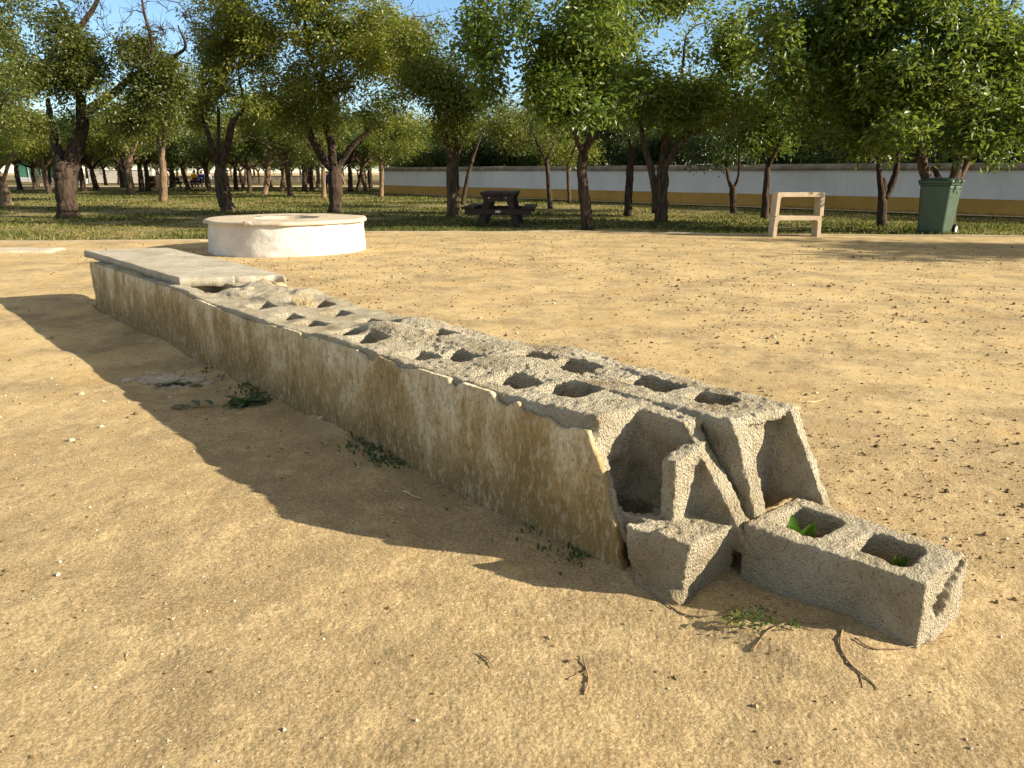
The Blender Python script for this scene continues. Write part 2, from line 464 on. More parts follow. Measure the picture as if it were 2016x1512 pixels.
M['weed_mid'] = mat_leaf('dusty_weed_leaf', [(0.0, (0.03, 0.07, 0.014)), (0.6, (0.06, 0.125, 0.024)), (1.0, (0.16, 0.15, 0.05))], 0.3)
M['weed_dark'] = mat_leaf('dark_weed_leaf', [(0.0, (0.015, 0.05, 0.012)), (1.0, (0.04, 0.11, 0.025))], 0.25)
M['grass'] = mat_leaf('grass_blade', [(0.0, (0.050, 0.070, 0.020)), (0.45, (0.084, 0.100, 0.030)), (0.7, (0.17, 0.16, 0.045)), (1.0, (0.30, 0.23, 0.095))], 0.3, 0.8, 0.05)
M['clod'] = mat_attr('clods', [(0.0, (0.085, 0.055, 0.028)), (0.45, (0.20, 0.135, 0.065)), (0.75, (0.34, 0.25, 0.13)), (1.0, (0.66, 0.58, 0.44))])
M['twig'] = mat_simple('dry_twig_bark', (0.19, 0.125, 0.065), (0.36, 0.26, 0.15), 30, 0.9, 0.3)
M['straw'] = mat_simple('dry_straw', (0.44, 0.34, 0.17), (0.62, 0.50, 0.28), 20, 0.9, 0.0)
M['stone'] = mat_simple('pale_stone', (0.42, 0.33, 0.20), (0.62, 0.52, 0.36), 30, 0.95, 0.4)
M['fluff'] = mat_simple('white_ash', (0.33, 0.26, 0.175), (0.54, 0.46, 0.36), 9, 1.0, 0.8)
M['green_mesh'] = mat_simple('green_screen_cloth', (0.06, 0.20, 0.13), (0.10, 0.27, 0.18), 3, 0.8, 0.1)
M['skin'] = mat_simple('skin', (0.42, 0.26, 0.18), (0.5, 0.32, 0.23), 10, 0.6, 0.0)
M['hair'] = mat_simple('dark_hair', (0.02, 0.014, 0.01), (0.04, 0.03, 0.02), 30, 0.6, 0.0)
for nm, c in (('blue', (0.012, 0.03, 0.26)), ('yellow', (0.62, 0.34, 0.02)), ('white', (0.75, 0.74, 0.73)), ('navy', (0.02, 0.025, 0.05))):
    M[nm] = mat_simple(nm + '_cloth', tuple(x * 0.85 for x in c), c, 15, 0.9, 0.0)
M['brickstone'] = mat_simple('ochre_rubble', (0.30, 0.19, 0.10), (0.50, 0.37, 0.22), 12, 0.95, 0.5)
M['brick'] = mat_simple('brick_and_render', (0.34, 0.20, 0.10), (0.48, 0.30, 0.15), 4, 0.9, 0.3)

# ------------------------------------------------------------------ wall frame (s along towards the camera, t across, z up)
WO = np.array([-3.837, 6.992]); WD = np.array([0.654, -0.756]); WN = np.array([0.756, 0.654])
def w2w(s, t, z):
    s = np.asarray(s, float); t = np.asarray(t, float); z = np.asarray(z, float)
    return np.stack([WO[0] + s * WD[0] + t * WN[0], WO[1] + s * WD[1] + t * WN[1], z + 0 * s], -1)
def ztop(s): return 0.415 + 0.05 * np.clip((np.asarray(s, float) - 3.0) / 3.2, 0, 1) + 0.022 * np.clip((3.1 - np.asarray(s, float)) / 0.6, 0, 1)
def st(x, y, z):
    q = at(x, y, z)[:2] - WO
    return float(q @ WD), float(q @ WN)
def st_top(x, y):
    s = 5.0
    for _ in range(6): s, t = st(x, y, float(ztop(s)))
    return s, t
def wall_coords(X, Y):
    return (X - WO[0]) * WD[0] + (Y - WO[1]) * WD[1], (X - WO[0]) * WN[0] + (Y - WO[1]) * WN[1]

# ------------------------------------------------------------------ ground
def gheight(X, Y):
    r = np.hypot(X, Y)
    far = np.clip((15 - r) / 6, 0, 1)
    h = far * (0.012 * noise2(X * 0.9, Y * 0.9, 3) + 0.010 * noise2(X * 2.6, Y * 2.6, 4))
    near = np.clip((9 - r) / 5, 0, 1)
    h = h + near * (0.0024 * noise2(X * 11, Y * 11, 5) + 0.0013 * noise2(X * 27, Y * 27, 6))
    nn = np.clip((5 - r) / 2.5, 0, 1)
    n9 = noise2(X * 62, Y * 62, 9)
    h = h + nn * (0.0010 * n9 * np.abs(n9) + 0.0013 * noise2(X * 130, Y * 130, 8))
    s, t = wall_coords(X, Y)
    # soil banked against the long face, worn hollow along it
    inb = np.clip((s + 0.3) / 0.4, 0, 1) * np.clip((7.3 - s) / 0.3, 0, 1)
    dl = np.where(t < 0, -t, np.where(t > 0.65, t - 0.65, 0))
    h = h + inb * (0.022 * np.exp(-(dl / 0.07) ** 2) * (0.6 + 0.8 * noise2(s * 5, t * 5, 12)) - 0.008 * np.exp(-((dl - 0.35) / 0.25) ** 2))
    h = np.where((t > 0.0) & (t < 0.65) & (s > 0) & (s < 6.3), -0.03, h)
    return h
def build_ground():
    ang_f = np.linspace(-R(44), R(44), 760)
    ang_b = np.linspace(R(44), R(316), 60)[1:-1]
    ang = np.concatenate([ang_f, ang_b])
    rr = np.concatenate([np.geomspace(0.75, 24, 900), np.geomspace(24, 900, 50)[1:]])
    A, RR = np.meshgrid(ang, rr, indexing='xy')
    X = RR * np.sin(A); Y = RR * np.cos(A)
    Z = gheight(X.ravel(), Y.ravel())
    V = np.stack([X.ravel(), Y.ravel(), Z], 1)
    na, nr = len(ang), len(rr)
    i = np.arange(nr - 1)[:, None] * na; j = np.arange(na)[None]; j2 = (j + 1) % na
    F = np.stack([i + j, i + na + j, i + na + j2, i + j2], -1).reshape(-1, 4)
    V = np.concatenate([V, [[0, 0, 0]]])
    c = len(V) - 1; jj = np.arange(na)
    F3 = np.stack([jj, (jj + 1) % na, np.full(na, c)], 1)
    F3 = F3[:, ::-1] * 1
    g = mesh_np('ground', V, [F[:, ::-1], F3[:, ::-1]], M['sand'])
    me = g.data
    if me.polygons[1000].normal.z < 0: me.flip_normals()
    tag(g, kind='structure')
build_ground()

# kerb line of the lawn
KERB = np.array([(-60, 12.6), (-20, 13.3), (-9.1, 13.84), (-5.6, 14.05), (-4.6, 14.5), (-3.9, 15.4), (-3.0, 15.93), (1.28, 16.1), (5.2, 15.35), (7.2, 15.1), (9.73, 14.83), (20, 13.6), (60, 9)], float)
def kerb_y(x): return np.interp(x, KERB[:, 0], KERB[:, 1])
def build_lawn():
    xs = np.unique(np.concatenate([np.linspace(-60, 60, 121), KERB[:, 0], np.linspace(-200, -60, 5), np.linspace(60, 200, 5)]))
    v = np.concatenate([np.linspace(0, 0.2, 24), np.linspace(0.2, 1, 20)[1:]])
    yk = kerb_y(xs)
    X = np.repeat(xs[:, None], len(v), 1); Y = yk[:, None] + v[None] * 260
    Z = 0.012 + 0.03 * (v[None] > 0) * noise2(X * 0.7, Y * 0.7, 21).reshape(X.shape) ** 2
    V = np.stack([X.ravel(), Y.ravel(), Z.ravel()], 1)
    m = len(v); i = np.arange(len(xs) - 1)[:, None] * m; j = np.arange(m - 1)[None]
    F = np.stack([i + j, i + m + j, i + m + j + 1, i + j + 1], -1).reshape(-1, 4)
    tag(mesh_np('lawn', V, F, M['lawn_soil']), kind='structure')
    # kerb strip: real little step
    P = [];
    xs2 = np.unique(np.concatenate([np.linspace(-30, 30, 241), KERB[2:-2, 0]]))
    yk2 = kerb_y(xs2); hz = 0.022 + 0.012 * noise2(xs2 * 1.7, xs2 * 0.1, 31)
    V = np.concatenate([np.stack([xs2, yk2 - 0.05, hz * 0 - 0.03], 1), np.stack([xs2, yk2 - 0.045, hz], 1),
                        np.stack([xs2, yk2 + 0.03, hz + 0.004], 1), np.stack([xs2, yk2 + 0.035, hz * 0 - 0.03], 1)])
    n = len(xs2); i = np.arange(n - 1)
    F = np.concatenate([np.stack([a * n + i, a * n + i + 1, (a + 1) * n + i + 1, (a + 1) * n + i], 1) for a in range(3)])
    tag(mesh_np('kerb', V, F, M['kerb'], smooth=False), kind='structure')
build_lawn()

# grass: uncountable blades
def build_grass():
    n = 150000
    u = RNG.random(n)
    r = 13.4 * (62 / 13.4) ** (u ** 1.15)
    a = RNG.uniform(-R(41), R(41), n)
    X = r * np.sin(a); Y = r * np.cos(a)
    dens = noise2(X * 0.5, Y * 0.8, 41) + 0.6 * noise2(X * 1.7, Y * 2.1, 42)
    keep = (Y > kerb_y(X) + 0.08) & (dens > -0.75 + 0.9 * RNG.random(n) - 0.3) & (Y < 45 - 1.148 * (X + 7.3) - 1.0)
    keep |= (Y > kerb_y(X) + 0.08) & (X < -8) & (dens > -0.6)
    keep &= ~((np.abs(X) > 200))
    X, Y, r, dens = X[keep], Y[keep], r[keep], dens[keep]
    n = len(X)
    h = RNG.uniform(0.02, 0.07, n) * (1 + 0.3 * (r > 30)) * (1 + 0.5 * np.clip(dens, -1, 1)); w = np.clip(r * 0.0007, 0.007, 0.03)
    th = RNG.uniform(0, 2 * math.pi, n); lean = RNG.normal(0, 0.5, (n, 2)) * h[:, None]
    B = np.stack([X, Y, np.full(n, 0.008)], 1)
    D = np.stack([np.cos(th) * w, np.sin(th) * w, 0 * w], 1)
    T = B + np.stack([lean[:, 0], lean[:, 1], h], 1)
    Mid = B + np.stack([lean[:, 0] * .35, lean[:, 1] * .35, h * .6], 1)
    V = np.stack([B - D, B + D, Mid + D * .8, T, Mid - D * .8], 1).reshape(-1, 3)
    k = np.arange(n)[:, None] * 5
    F = k + np.array([[0, 1, 2, 4]]); F3 = k + np.array([[4, 2, 3]])
    tint = np.clip(0.48 + 0.20 * RNG.normal(0, 1, n) - 0.32 * dens * (0.5) + 0.25 * noise2(X * 0.25, Y * 0.4, 44), 0, 1)
    tag(mesh_np('grass', V, [F, F3], M['grass'], smooth=False, attr={'tint': ('FACE', np.concatenate([tint, tint]))}), kind='stuff')
build_grass()

# clods, crumbs and grit on the sand: uncountable
def build_clods():
    n = 30000
    u = RNG.random(n)
    r = 1.35 * (15.5 / 1.35) ** (u ** 0.72)
    a = RNG.uniform(-R(40), R(40), n)
    X = r * np.sin(a); Y = r * np.cos(a)
    dens = noise2(X * 0.45, Y * 0.45, 51) + 0.7 * noise2(X * 1.6, Y * 1.6, 52)
    s, t = wall_coords(X, Y)
    right = t > 0.7
    keep = (Y < kerb_y(X) - 0.15) & ~((t > -0.03) & (t < 0.7) & (s > -0.2) & (s < 7.2)) & (np.hypot(X + 3.56, Y - 12.43) > 1.25)
    p = np.where(right, 0.75 + 0.6 * dens, 0.20 + 0.25 * dens) * np.where(t < 0, np.clip(0.9 - 0.1 * r, 0.3, 1), 1)
    keep &= RNG.random(n) < p
    X, Y, r, right = X[keep], Y[keep], r[keep], right[keep]
    n = len(X)
    size = np.clip(RNG.lognormal(-5.35, 0.5, n), 0.002, 0.018) * np.clip(0.42 + 0.11 * r, 0.5, 1.35) * np.where(right, 1.0, 0.9)
    base = np.array([[1, 0, 0], [0, 1, 0], [-1, 0, 0], [0, -1, 0], [0, 0, 1], [0, 0, -0.6], ], float)
    tri = np.array([[0, 1, 4], [1, 2, 4], [2, 3, 4], [3, 0, 4], [1, 0, 5], [2, 1, 5], [3, 2, 5], [0, 3, 5]])
    V = base[None] * RNG.uniform(0.6, 1.3, (n, 6, 1)) * size[:, None, None]
    V[..., 2] *= 0.75
    th = RNG.uniform(0, 6.28, n); c, s_ = np.cos(th)[:, None], np.sin(th)[:, None]
    x = V[..., 0] * c - V[..., 1] * s_; y = V[..., 0] * s_ + V[..., 1] * c
    V = np.stack([x + X[:, None], y + Y[:, None], V[..., 2] + (gheight(X, Y) + size * 0.25)[:, None]], -1).reshape(-1, 3)
    F = (np.arange(n)[:, None, None] * 6 + tri[None]).reshape(-1, 3)
    tint = np.where(RNG.random(n) < np.where(right & (r > 3), 0.80, 0.35), RNG.uniform(0, 0.5, n), RNG.uniform(0.55, 1.0, n))
    tag(mesh_np('gravel', V, F, M['clod'], smooth=False, attr={'tint': ('FACE', np.repeat(tint, 8))}), kind='stuff')
build_clods()

# ------------------------------------------------------------------ the long broken block wall
HOLES = []
for x0, y0, x1, y1 in [(975, 742, 1060, 748), (1075, 766, 1165, 766), (798, 697, 858, 692), (872, 702, 945, 697), (703, 670, 752, 666), (668, 655, 705, 655),
                       (597, 634, 632, 634), (552, 621, 590, 621), (497, 604, 535, 604),
                       (1247, 755, 1328, 760), (1347, 786, 1455, 790), (1025, 698, 1082, 702), (1100, 718, 1165, 720), (846, 660, 890, 662), (713, 629, 752, 632),
                       (648, 613, 685, 614), (608, 598, 650, 602), (755, 638, 790, 640)]:
    HOLES.append(st_top((x0 + x1) / 2, (y0 + y1) / 2))
def build_core(root):
    xs = np.concatenate([np.arange(-0.25, 2.2, 0.06), np.arange(2.2, 4.8, 0.012), np.arange(4.8, 5.6, 0.008), np.arange(5.6, 6.78, 0.005)])
    ys = np.arange(-0.13, 0.70, 0.006); zs = np.arange(-0.06, 0.545, 0.006)
    X, Y, Z = [a.astype(np.float32) for a in np.meshgrid(xs, ys, zs, indexing='ij', sparse=True)]
    ZT = (ztop(xs)[:, None, None] + 0.012 * noise3(xs * 3.1, 0, 0, 61)[:, None, None]).astype(np.float32)
    NT = (0.004 * noise2((X * 4).ravel()[:, None], (Y * 6).ravel()[None], 62) + 0.0025 * noise2((X * 13).ravel()[:, None], (Y * 13).ravel()[None], 63))[:, :, None]
    ZZ = Z - (ZT - 0.45) - NT            # height measured against the uneven top
    # long body
    f = sd_box(X, Y, ZZ, 0.16, 6.27, 0.002, 0.640, -0.3, 0.45, 0.022)
    # upper left block: outer right wall and the broken web of its open cells
    def plane_s(z, z0, s0, z1, s1): return s0 + (z - z0) / (z1 - z0) * (s1 - s0)
    k = 0.02
    def wall_piece(y0, y1, s0, send, zt):
        b = sd_box(X, Y, Z, 5.9, 6.9, y0, y1, 0.1, zt, 0.006)
        return smax(b, (X - send) * 0.85, 0.005)
    eL = plane_s(Z, 0.44, 6.235, 0.05, 6.44)     # outer left skin of the broken block
    f = smin(f, wall_piece(-0.006, 0.034, 0, eL, 0.44), 0.006)
    eR = plane_s(Z, 0.45, 6.46, 0.19, 6.665)
    f = smin(f, wall_piece(0.192, 0.262, 0, eR, 0.462), 0.006)
    web = sd_box(X, Y, Z - 0.25 * (Y - 0.2), 6.463, 6.518, 0.076, 0.225, 0.10, 0.405, 0.008)
    f = smin(f, web, 0.008)
    # upper right block with open end
    e1 = plane_s(Z, 0.47, 6.575, 0.19, 6.675); e2 = plane_s(Z, 0.47, 6.610, 0.19, 6.755)
    b2 = sd_box(X, Y, Z, 6.0, 6.555, 0.268, 0.575, 0.12, 0.470, 0.008)
    f = smin(f, b2, 0.006)
    f = smin(f, wall_piece(0.268, 0.338, 0, e1, 0.472), 0.006)
    f = smin(f, wall_piece(0.532, 0.575, 0, e2, 0.470), 0.006)
    roof = smax(sd_box(X, Y, Z, 6.3, 6.61, 0.272, 0.572, 0.442, 0.476, 0.012), (X - plane_s(Y, 0.27, 6.568, 0.57, 6.612)), 0.01)
    f = smin(f, roof, 0.01)
    # mortar between the two rows
    mort = smax(sd_box(X, Y, Z, 5.8, 6.47, 0.20, 0.34, 0.1, 0.455, 0.03), (X - plane_s(Z, 0.45, 6.46, 0.2, 6.36)), 0.02)
    f = smin(f, mort, 0.02)
    # lower left block stub, its broken face
    def plane3(a, b, c, inside=(6.50, 0.10, 0.05)):
        a, b, c = (np.array(v, float) for v in (a, b, c)); nn = np.cross(b - a, c - a); nn /= np.linalg.norm(nn)
        if nn @ (np.array(inside) - a) > 0: nn = -nn
        return (X - a[0]) * nn[0] + (Y - a[1]) * nn[1] + (Z - a[2]) * nn[2]
    A1, B1, C1 = (6.445, -0.062, 0.19), (6.642, -0.006, 0.19), (6.655, 0.20, 0.19)
    A0, B0, C0 = (6.450, -0.058, 0.0), (6.630, -0.014, 0.0), (6.660, 0.20, 0.0)
    st_ = smax(plane3(A1, B1, B0), plane3(B1, C1, B0), 0.003)
    ztop_st = 0.192 + 0.010 * noise2((X * 20).ravel()[:, None], (Y * 20).ravel()[None], 66)[:, :, None] - 0.012 * np.clip((X - 6.60) / 0.06, 0, 1) * np.clip((0.10 - Y) / 0.1, 0, 1)
    st_ = smax(st_, Z - ztop_st, 0.004)
    st_ = smax(st_, 6.05 - X, 0.01); st_ = smax(st_, Y - 0.215, 0.006)
    st_ = smax(st_, (6.452 - X) * 0.9 - (Z - 0.15) * 0.2 - np.clip((Y - 0.02) * 30, 0, 9), 0.006)
    f = smin(f, st_, 0.006)
    spur = np.sqrt(((X - 6.585) / 0.065) ** 2 + ((Y - 0.000) / 0.05) ** 2 + ((Z + 0.005) / 0.055) ** 2) - 1
    f = smin(f, spur * 0.05, 0.02)
    # open cell of the broken block
    # carve: round cell open to the front
    dx = X - 6.385; dy = Y - 0.118
    cyl = np.sqrt(dx * dx * 0.92 + dy * dy) - 0.108
    cell = smax(cyl, 0.195 - Z - 0.03 * noise2((X * 30).ravel()[:, None], (Y * 30).ravel()[None], 64)[:, :, None], 0.012)
    cell = smin(cell, sd_box(X, Y, Z, 6.40, 6.75, 0.045, 0.198, 0.188, 0.7, 0.008), 0.02)
    cell = smax(cell, -(web - 0.002), 0.006)
    cell = smax(cell, -(wall_piece(0.192, 0.262, 0, eR, 0.462)), 0.006)
    f = smax(f, -cell, 0.006)
    deep = np.sqrt(((X - 6.335) / 0.085) ** 2 + ((Y - 0.088) / 0.062) ** 2) - 1
    deep = smax(deep * 0.06, -0.03 - Z, 0.01); deep = smax(deep, Z - 0.30, 0.01)
    f = smax(f, -deep, 0.012)
    # slit between the two end blocks
    f = smax(f, -sd_box(X, Y, Z, 6.40, 6.9, 0.259, 0.272, 0.2, 0.425, 0.004), 0.012)
    # slab-side rubble and mortar humps
    for px, py, rs, rt, h in ((520, 575, 0.22, 0.13, 0.075), (560, 580, 0.15, 0.10, 0.065), (470, 580, 0.17, 0.09, 0.05), (600, 585, 0.14, 0.12, 0.06), (540, 592, 0.2, 0.1, 0.05),
                              (770, 655, 0.24, 0.10, 0.050), (830, 645, 0.22, 0.12, 0.048), (890, 672, 0.28, 0.10, 0.030), (965, 680, 0.2, 0.13, 0.036), (985, 715, 0.16, 0.12, 0.022), (1040, 720, 0.2, 0.1, 0.028),
                              (1140, 690, 0.2, 0.08, 0.02), (640, 590, 0.2, 0.06, 0.03), (1200, 720, 0.2, 0.08, 0.022)):
        s0, t0 = st_top(px, py)
        e = np.sqrt(((X - s0) / rs) ** 2 + ((Y - t0) / rt) ** 2 + ((ZZ - 0.44) / h) ** 2) - 1
        f = smin(f, e * h * 0.9, 0.028)
    # cells open at the top
    for q, (s0, t0) in enumerate(HOLES):
        ls = 0.092 + 0.012 * math.sin(q * 2.3); lt = 0.066 + 0.008 * math.sin(q * 1.7)
        t0 = min(max(t0, 0.10), 0.50)
        wob = 0.004 * noise3(X * 14, Y * 14, 0, 70 + q)
        c = sd_box(X, Y, ZZ, s0 - ls, s0 + ls, t0 - lt, t0 + lt, 0.12, 0.8, 0.030) + wob
        f = smax(f, -c, 0.004)
    gap = sd_box(X, Y, Z, 2.25, 2.72, 0.10, 0.34, 0.375, 0.6, 0.03)
    f = smax(f, -gap, 0.015)
    # worn skin
    m = np.abs(f) < 0.045
    I, J, K = np.nonzero(m)
    x, y, z = xs[I], ys[J], zs[K]
    d = 0.0030 * noise3(x * 16, y * 16, z * 16, 81) + 0.0030 * noise3(x * 42, y * 42, z * 42, 82)
    nr = x > 4.6
    d2 = np.zeros(len(x)); d2[nr] = 0.0036 * noise3(x[nr] * 85, y[nr] * 85, z[nr] * 85, 83) + 0.0030 * np.abs(noise3(x[nr] * 120, y[nr] * 120, z[nr] * 120, 84))
    f[m] += (d + d2).astype(f.dtype)
    f[:, :, 0] = np.maximum(f[:, :, 0], 0.01)
    f[0] = 0.02; f[-1] = 0.02
    P, Q = surface_nets(f, xs, ys, zs)
    V = w2w(P[:, 0], P[:, 1], P[:, 2])
    return mesh_np('block_core', V, Q, M['core'], root)

def build_hollow_block(root):
    xs = np.arange(6.62, 7.23, 0.005); ys = np.arange(0.14, 0.58, 0.005); zs = np.arange(-0.06, 0.25, 0.005)
    X, Y, Z = np.meshgrid(xs, ys, zs, indexing='ij')
    X = X.astype(np.float32); Y = Y.astype(np.float32); Z = Z.astype(np.float32)
    tl = 0.205 + (X - 6.69) * 0.10
    Yn = np.where(Y < 0.36, 0.36 - (0.36 - Y) * (0.36 - 0.23) / (0.36 - tl), Y)
    f = sd_box(X, Yn, Z, 6.675, 7.175, 0.23, 0.512, -0.2, 0.197, 0.010)
    for a, b, y0, y1 in ((6.715, 6.862, 0.285, 0.455), (6.945, 7.098, 0.305, 0.452)):
        c = sd_box(X, Y, Z, a, b, y0, y1, 0.04, 0.6, 0.03)
        f = smax(f, -c, 0.010)
    # broken end: recessed half-cell with a split rib
    hol = sd_box(X, Y, Z, 7.155, 7.4, 0.275, 0.56, -0.04, 0.178, 0.02)
    hol = smax(hol, (0.30 - Y) * 0.8 - (Z - 0.16) * 0.55 - 0.02, 0.01)
    f = smax(f, -hol, 0.012)
    rib = sd_box(X, Y, Z, 7.12, 7.176, 0.268, 0.292, -0.1, 0.16, 0.008)
    f = smin(f, rib, 0.008)
    # sunny sloping fragment low on the broken end
    fr = sd_box(X, Y, Z, 7.10, 7.185, 0.30, 0.515, -0.1, 0.30, 0.01)
    fr = smax(fr, (Z - 0.02 - (Y - 0.30) * 0.78) * 0.75, 0.008)
    f = smin(f, fr, 0.006)
    # soil filling of the first cell
    x, y, z = X, Y, Z
    f = f + 0.0024 * noise3(x * 38, y * 38, z * 38, 91) + 0.0028 * noise3(x * 90, y * 90, z * 90, 92) + 0.004 * noise3(x * 12, y * 12, z * 12, 93)
    f[0] = 0.01; f[-1] = 0.01; f[:, :, 0] = 0.01
    P, Q = surface_nets(f, xs, ys, zs)
    o = mesh_np('hollow_block', w2w(P[:, 0], P[:, 1], P[:, 2]), Q, M['block'], root)
    # packed soil at the junction and in the cells
    xs = np.arange(6.60, 7.12, 0.008); ys = np.arange(0.2, 0.54, 0.008)
    X, Y = np.meshgrid(xs, ys, indexing='ij')
    Z = np.where(X < 6.93, 0.085, 0.06) + 0.105 * np.exp(-((X - 6.66) / 0.05) ** 2) + 0.012 * noise2(X * 25, Y * 25, 95) + 0.006 * noise2(X * 70, Y * 70, 96)
    Z = np.minimum(Z, 0.212 + 0.01 * noise2(X * 30, Y * 30, 97))
    inside = ((X > 6.63) & (X < 6.87) & (Y > 0.27) & (Y < 0.468)) | ((X > 6.93) & (X < 7.11) & (Y > 0.29) & (Y < 0.465)) | ((X < 6.70) & (Y > 0.33) & (Y < 0.55))
    m = len(ys); V = w2w(X.ravel(), Y.ravel(), Z.ravel())
    i = np.arange(len(xs) - 1)[:, None] * m; j = np.arange(m - 1)[None]
    F = np.stack([i + j, i + m + j, i + m + j + 1, i + j + 1], -1).reshape(-1, 4)
    ins = inside.ravel(); F = F[ins[F].all(1)]
    mesh_np('soil_fill', V, F, M['sand'], o)
    return o

def build_plaster(root):
    ss = np.concatenate([np.arange(0.14, 3.0, 0.02), np.arange(3.0, 6.46, 0.0085)])
    vs = np.linspace(0, 1, 64)
    top = ztop(ss) - 0.010
    bite = 0.018 * np.clip(noise2(ss * 2.1, ss * 0, 101) - 0.1, 0, 1) + 0.020 * np.clip(noise2(ss * 7, ss * 0, 102) - 0.3, 0, 1) + 0.003 * np.abs(noise2(ss * 33, ss * 0, 103))
    for s0, w, dp in ((5.83, 0.05, 0.03), (5.98, 0.04, 0.02), (5.55, 0.03, 0.026), (6.08, 0.06, 0.018), (4.30, 0.05, 0.02), (4.93, 0.04, 0.024), (5.2, 0.08, 0.012)):
        bite = bite + dp * np.exp(-((ss - s0) / w) ** 4)
    bite = bite * np.clip((ss - 2.35) / 0.3, 0, 1)
    top = top - bite - 0.03 * np.clip((ss - 6.0) / 0.25, 0, 1) ** 2
    SS = np.repeat(ss[:, None], len(vs), 1)
    ZZ = -0.03 + vs[None] * (top[:, None] + 0.03)
    # the near end has broken off along a slanting line
    zc = np.clip(ZZ, 0, 0.45)
    lim = 6.43 - (zc / 0.42) * 0.175 + 0.012 * noise2(zc * 18, zc * 0, 104)
    over = np.clip(SS - 5.9, 0, 1)
    SS2 = np.where(SS > 5.9, 5.9 + (SS - 5.9) * (lim - 5.9) / (ss[-1] - 5.9), SS)
    bulge = 0.010 * noise2(SS2 * 1.2, ZZ * 2, 105) + 0.004 * noise2(SS2 * 7, ZZ * 9, 106) + 0.0016 * noise2(SS2 * 30, ZZ * 30, 107)
    lean = -0.04 * np.clip((SS2 - 5.6) / 0.8, 0, 1) * (ZZ / 0.45)
    tf = -0.016 + bulge + np.minimum(lean * 0.12, 0)
    # flaked patches
    fl = noise2(SS2 * 3.3, ZZ * 7, 108) + 0.5 * noise2(SS2 * 12, ZZ * 16, 109)
    tf = tf + 0.004 * np.clip((fl - 0.72) * 10, 0, 1)
    tf = np.minimum(tf, -0.004)
    a, b = SS2.shape
    Vf = w2w(SS2.ravel(), tf.ravel(), ZZ.ravel()); Vb = w2w(SS2.ravel(), np.full(SS2.size, 0.006), ZZ.ravel())
    i = np.arange(a - 1)[:, None] * b; j = np.arange(b - 1)[None]
    Ff = np.stack([i + j, i + b + j, i + b + j + 1, i + j + 1], -1).reshape(-1, 4)
    n = a * b
    Fb = (Ff + n)[:, ::-1]
    tp = np.arange(a - 1) * b + b - 1; Ft = np.stack([tp, tp + b, tp + b + n, tp + n], 1)
    eq = (a - 1) * b + np.arange(b - 1); Fe = np.stack([eq, eq + n, eq + 1 + n, eq + 1], 1)
    e0 = np.arange(b - 1); F0 = np.stack([e0, e0 + 1, e0 + 1 + n, e0 + n], 1)
    o = mesh_np('plaster_face', np.concatenate([Vf, Vb]), [np.concatenate([Ff, Fb, Ft, Fe, F0])], M['plaster'], root)
    return o

def build_cap(root):
    FL, NL, NR, FR = at(166, 492, .494)[:2], at(352, 547, .494)[:2], at(564, 539, .494)[:2], at(330, 487, .494)[:2]
    nu, nv = 260, 90
    U, Vv = np.meshgrid(np.linspace(0, 1, nu), np.linspace(0, 1, nv), indexing='ij')
    A = FL[None, None] * ((1 - U) * (1 - Vv))[..., None] + NL * (U * (1 - Vv))[..., None] + NR * (U * Vv)[..., None] + FR * ((1 - U) * Vv)[..., None]
    # chipped near end and edges
    chip = 0.03 * np.clip(noise2(Vv * 7, Vv * 0, 111), 0, 1) * (U > 0.9) * np.clip((U - 0.9) * 10, 0, 1)
    chip = chip + 0.07 * np.exp(-((Vv - 0.93) / 0.07) ** 2) * np.clip((U - 0.9) * 10, 0, 1)
    D = (FL - NL) / np.linalg.norm(FL - NL)
    A = A + D * chip[..., None]
    ech = 0.005 * noise2(U * 14, U * 0, 112) * np.clip(1 - Vv * 8, 0, 1)
    A = A + np.array(WN)[None, None] * ech[..., None]
    crk = np.exp(-((Vv - 0.52 - 0.012 * np.sin(U * 60)) / 0.008) ** 2) * np.clip((U - 0.955) * 30, 0, 1)
    A = A + D * (0.030 * crk)[..., None]
    sag = -0.012 * np.clip((U - 0.75) / 0.25, 0, 1) * Vv
    zt = 0.494 + 0.003 * noise2(U * 9, Vv * 4, 113) + 0.0012 * noise2(U * 60, Vv * 22, 114) + sag
    edge = np.minimum(np.minimum(U * 2.7, (1 - U) * 2.7), np.minimum(Vv, 1 - Vv) * 0.7)
    zt = zt - 0.006 * np.clip(1 - edge / 0.012, 0, 1) ** 2
    zb = 0.431 + sag + 0.004 * noise2(U * 20, Vv * 8, 115)
    zb = np.minimum(zb, zt - 0.03)
    Vt = np.concatenate([A, zt[..., None]], -1).reshape(-1, 3)
    Ab = A + 0.004 * noise2(U * 40, Vv * 20, 116)[..., None]
    Vb = np.concatenate([Ab, zb[..., None]], -1).reshape(-1, 3)
    n = nu * nv
    i = np.arange(nu - 1)[:, None] * nv; j = np.arange(nv - 1)[None]
    Ft = np.stack([i + j, i + nv + j, i + nv + j + 1, i + j + 1], -1).reshape(-1, 4)
    loop = np.concatenate([np.arange(nu) * nv, (nu - 1) * nv + np.arange(1, nv), np.arange(nu - 2, -1, -1) * nv + nv - 1, np.arange(nv - 2, 0, -1)])
    l2 = np.roll(loop, -1)
    Fs = np.stack([loop, loop + n, l2 + n, l2], 1)
    o = mesh_np('cap_slab', np.concatenate([Vt, Vb]), [np.concatenate([Ft, Ft[:, ::-1] + n, Fs])], M['slab'], root)
    return o

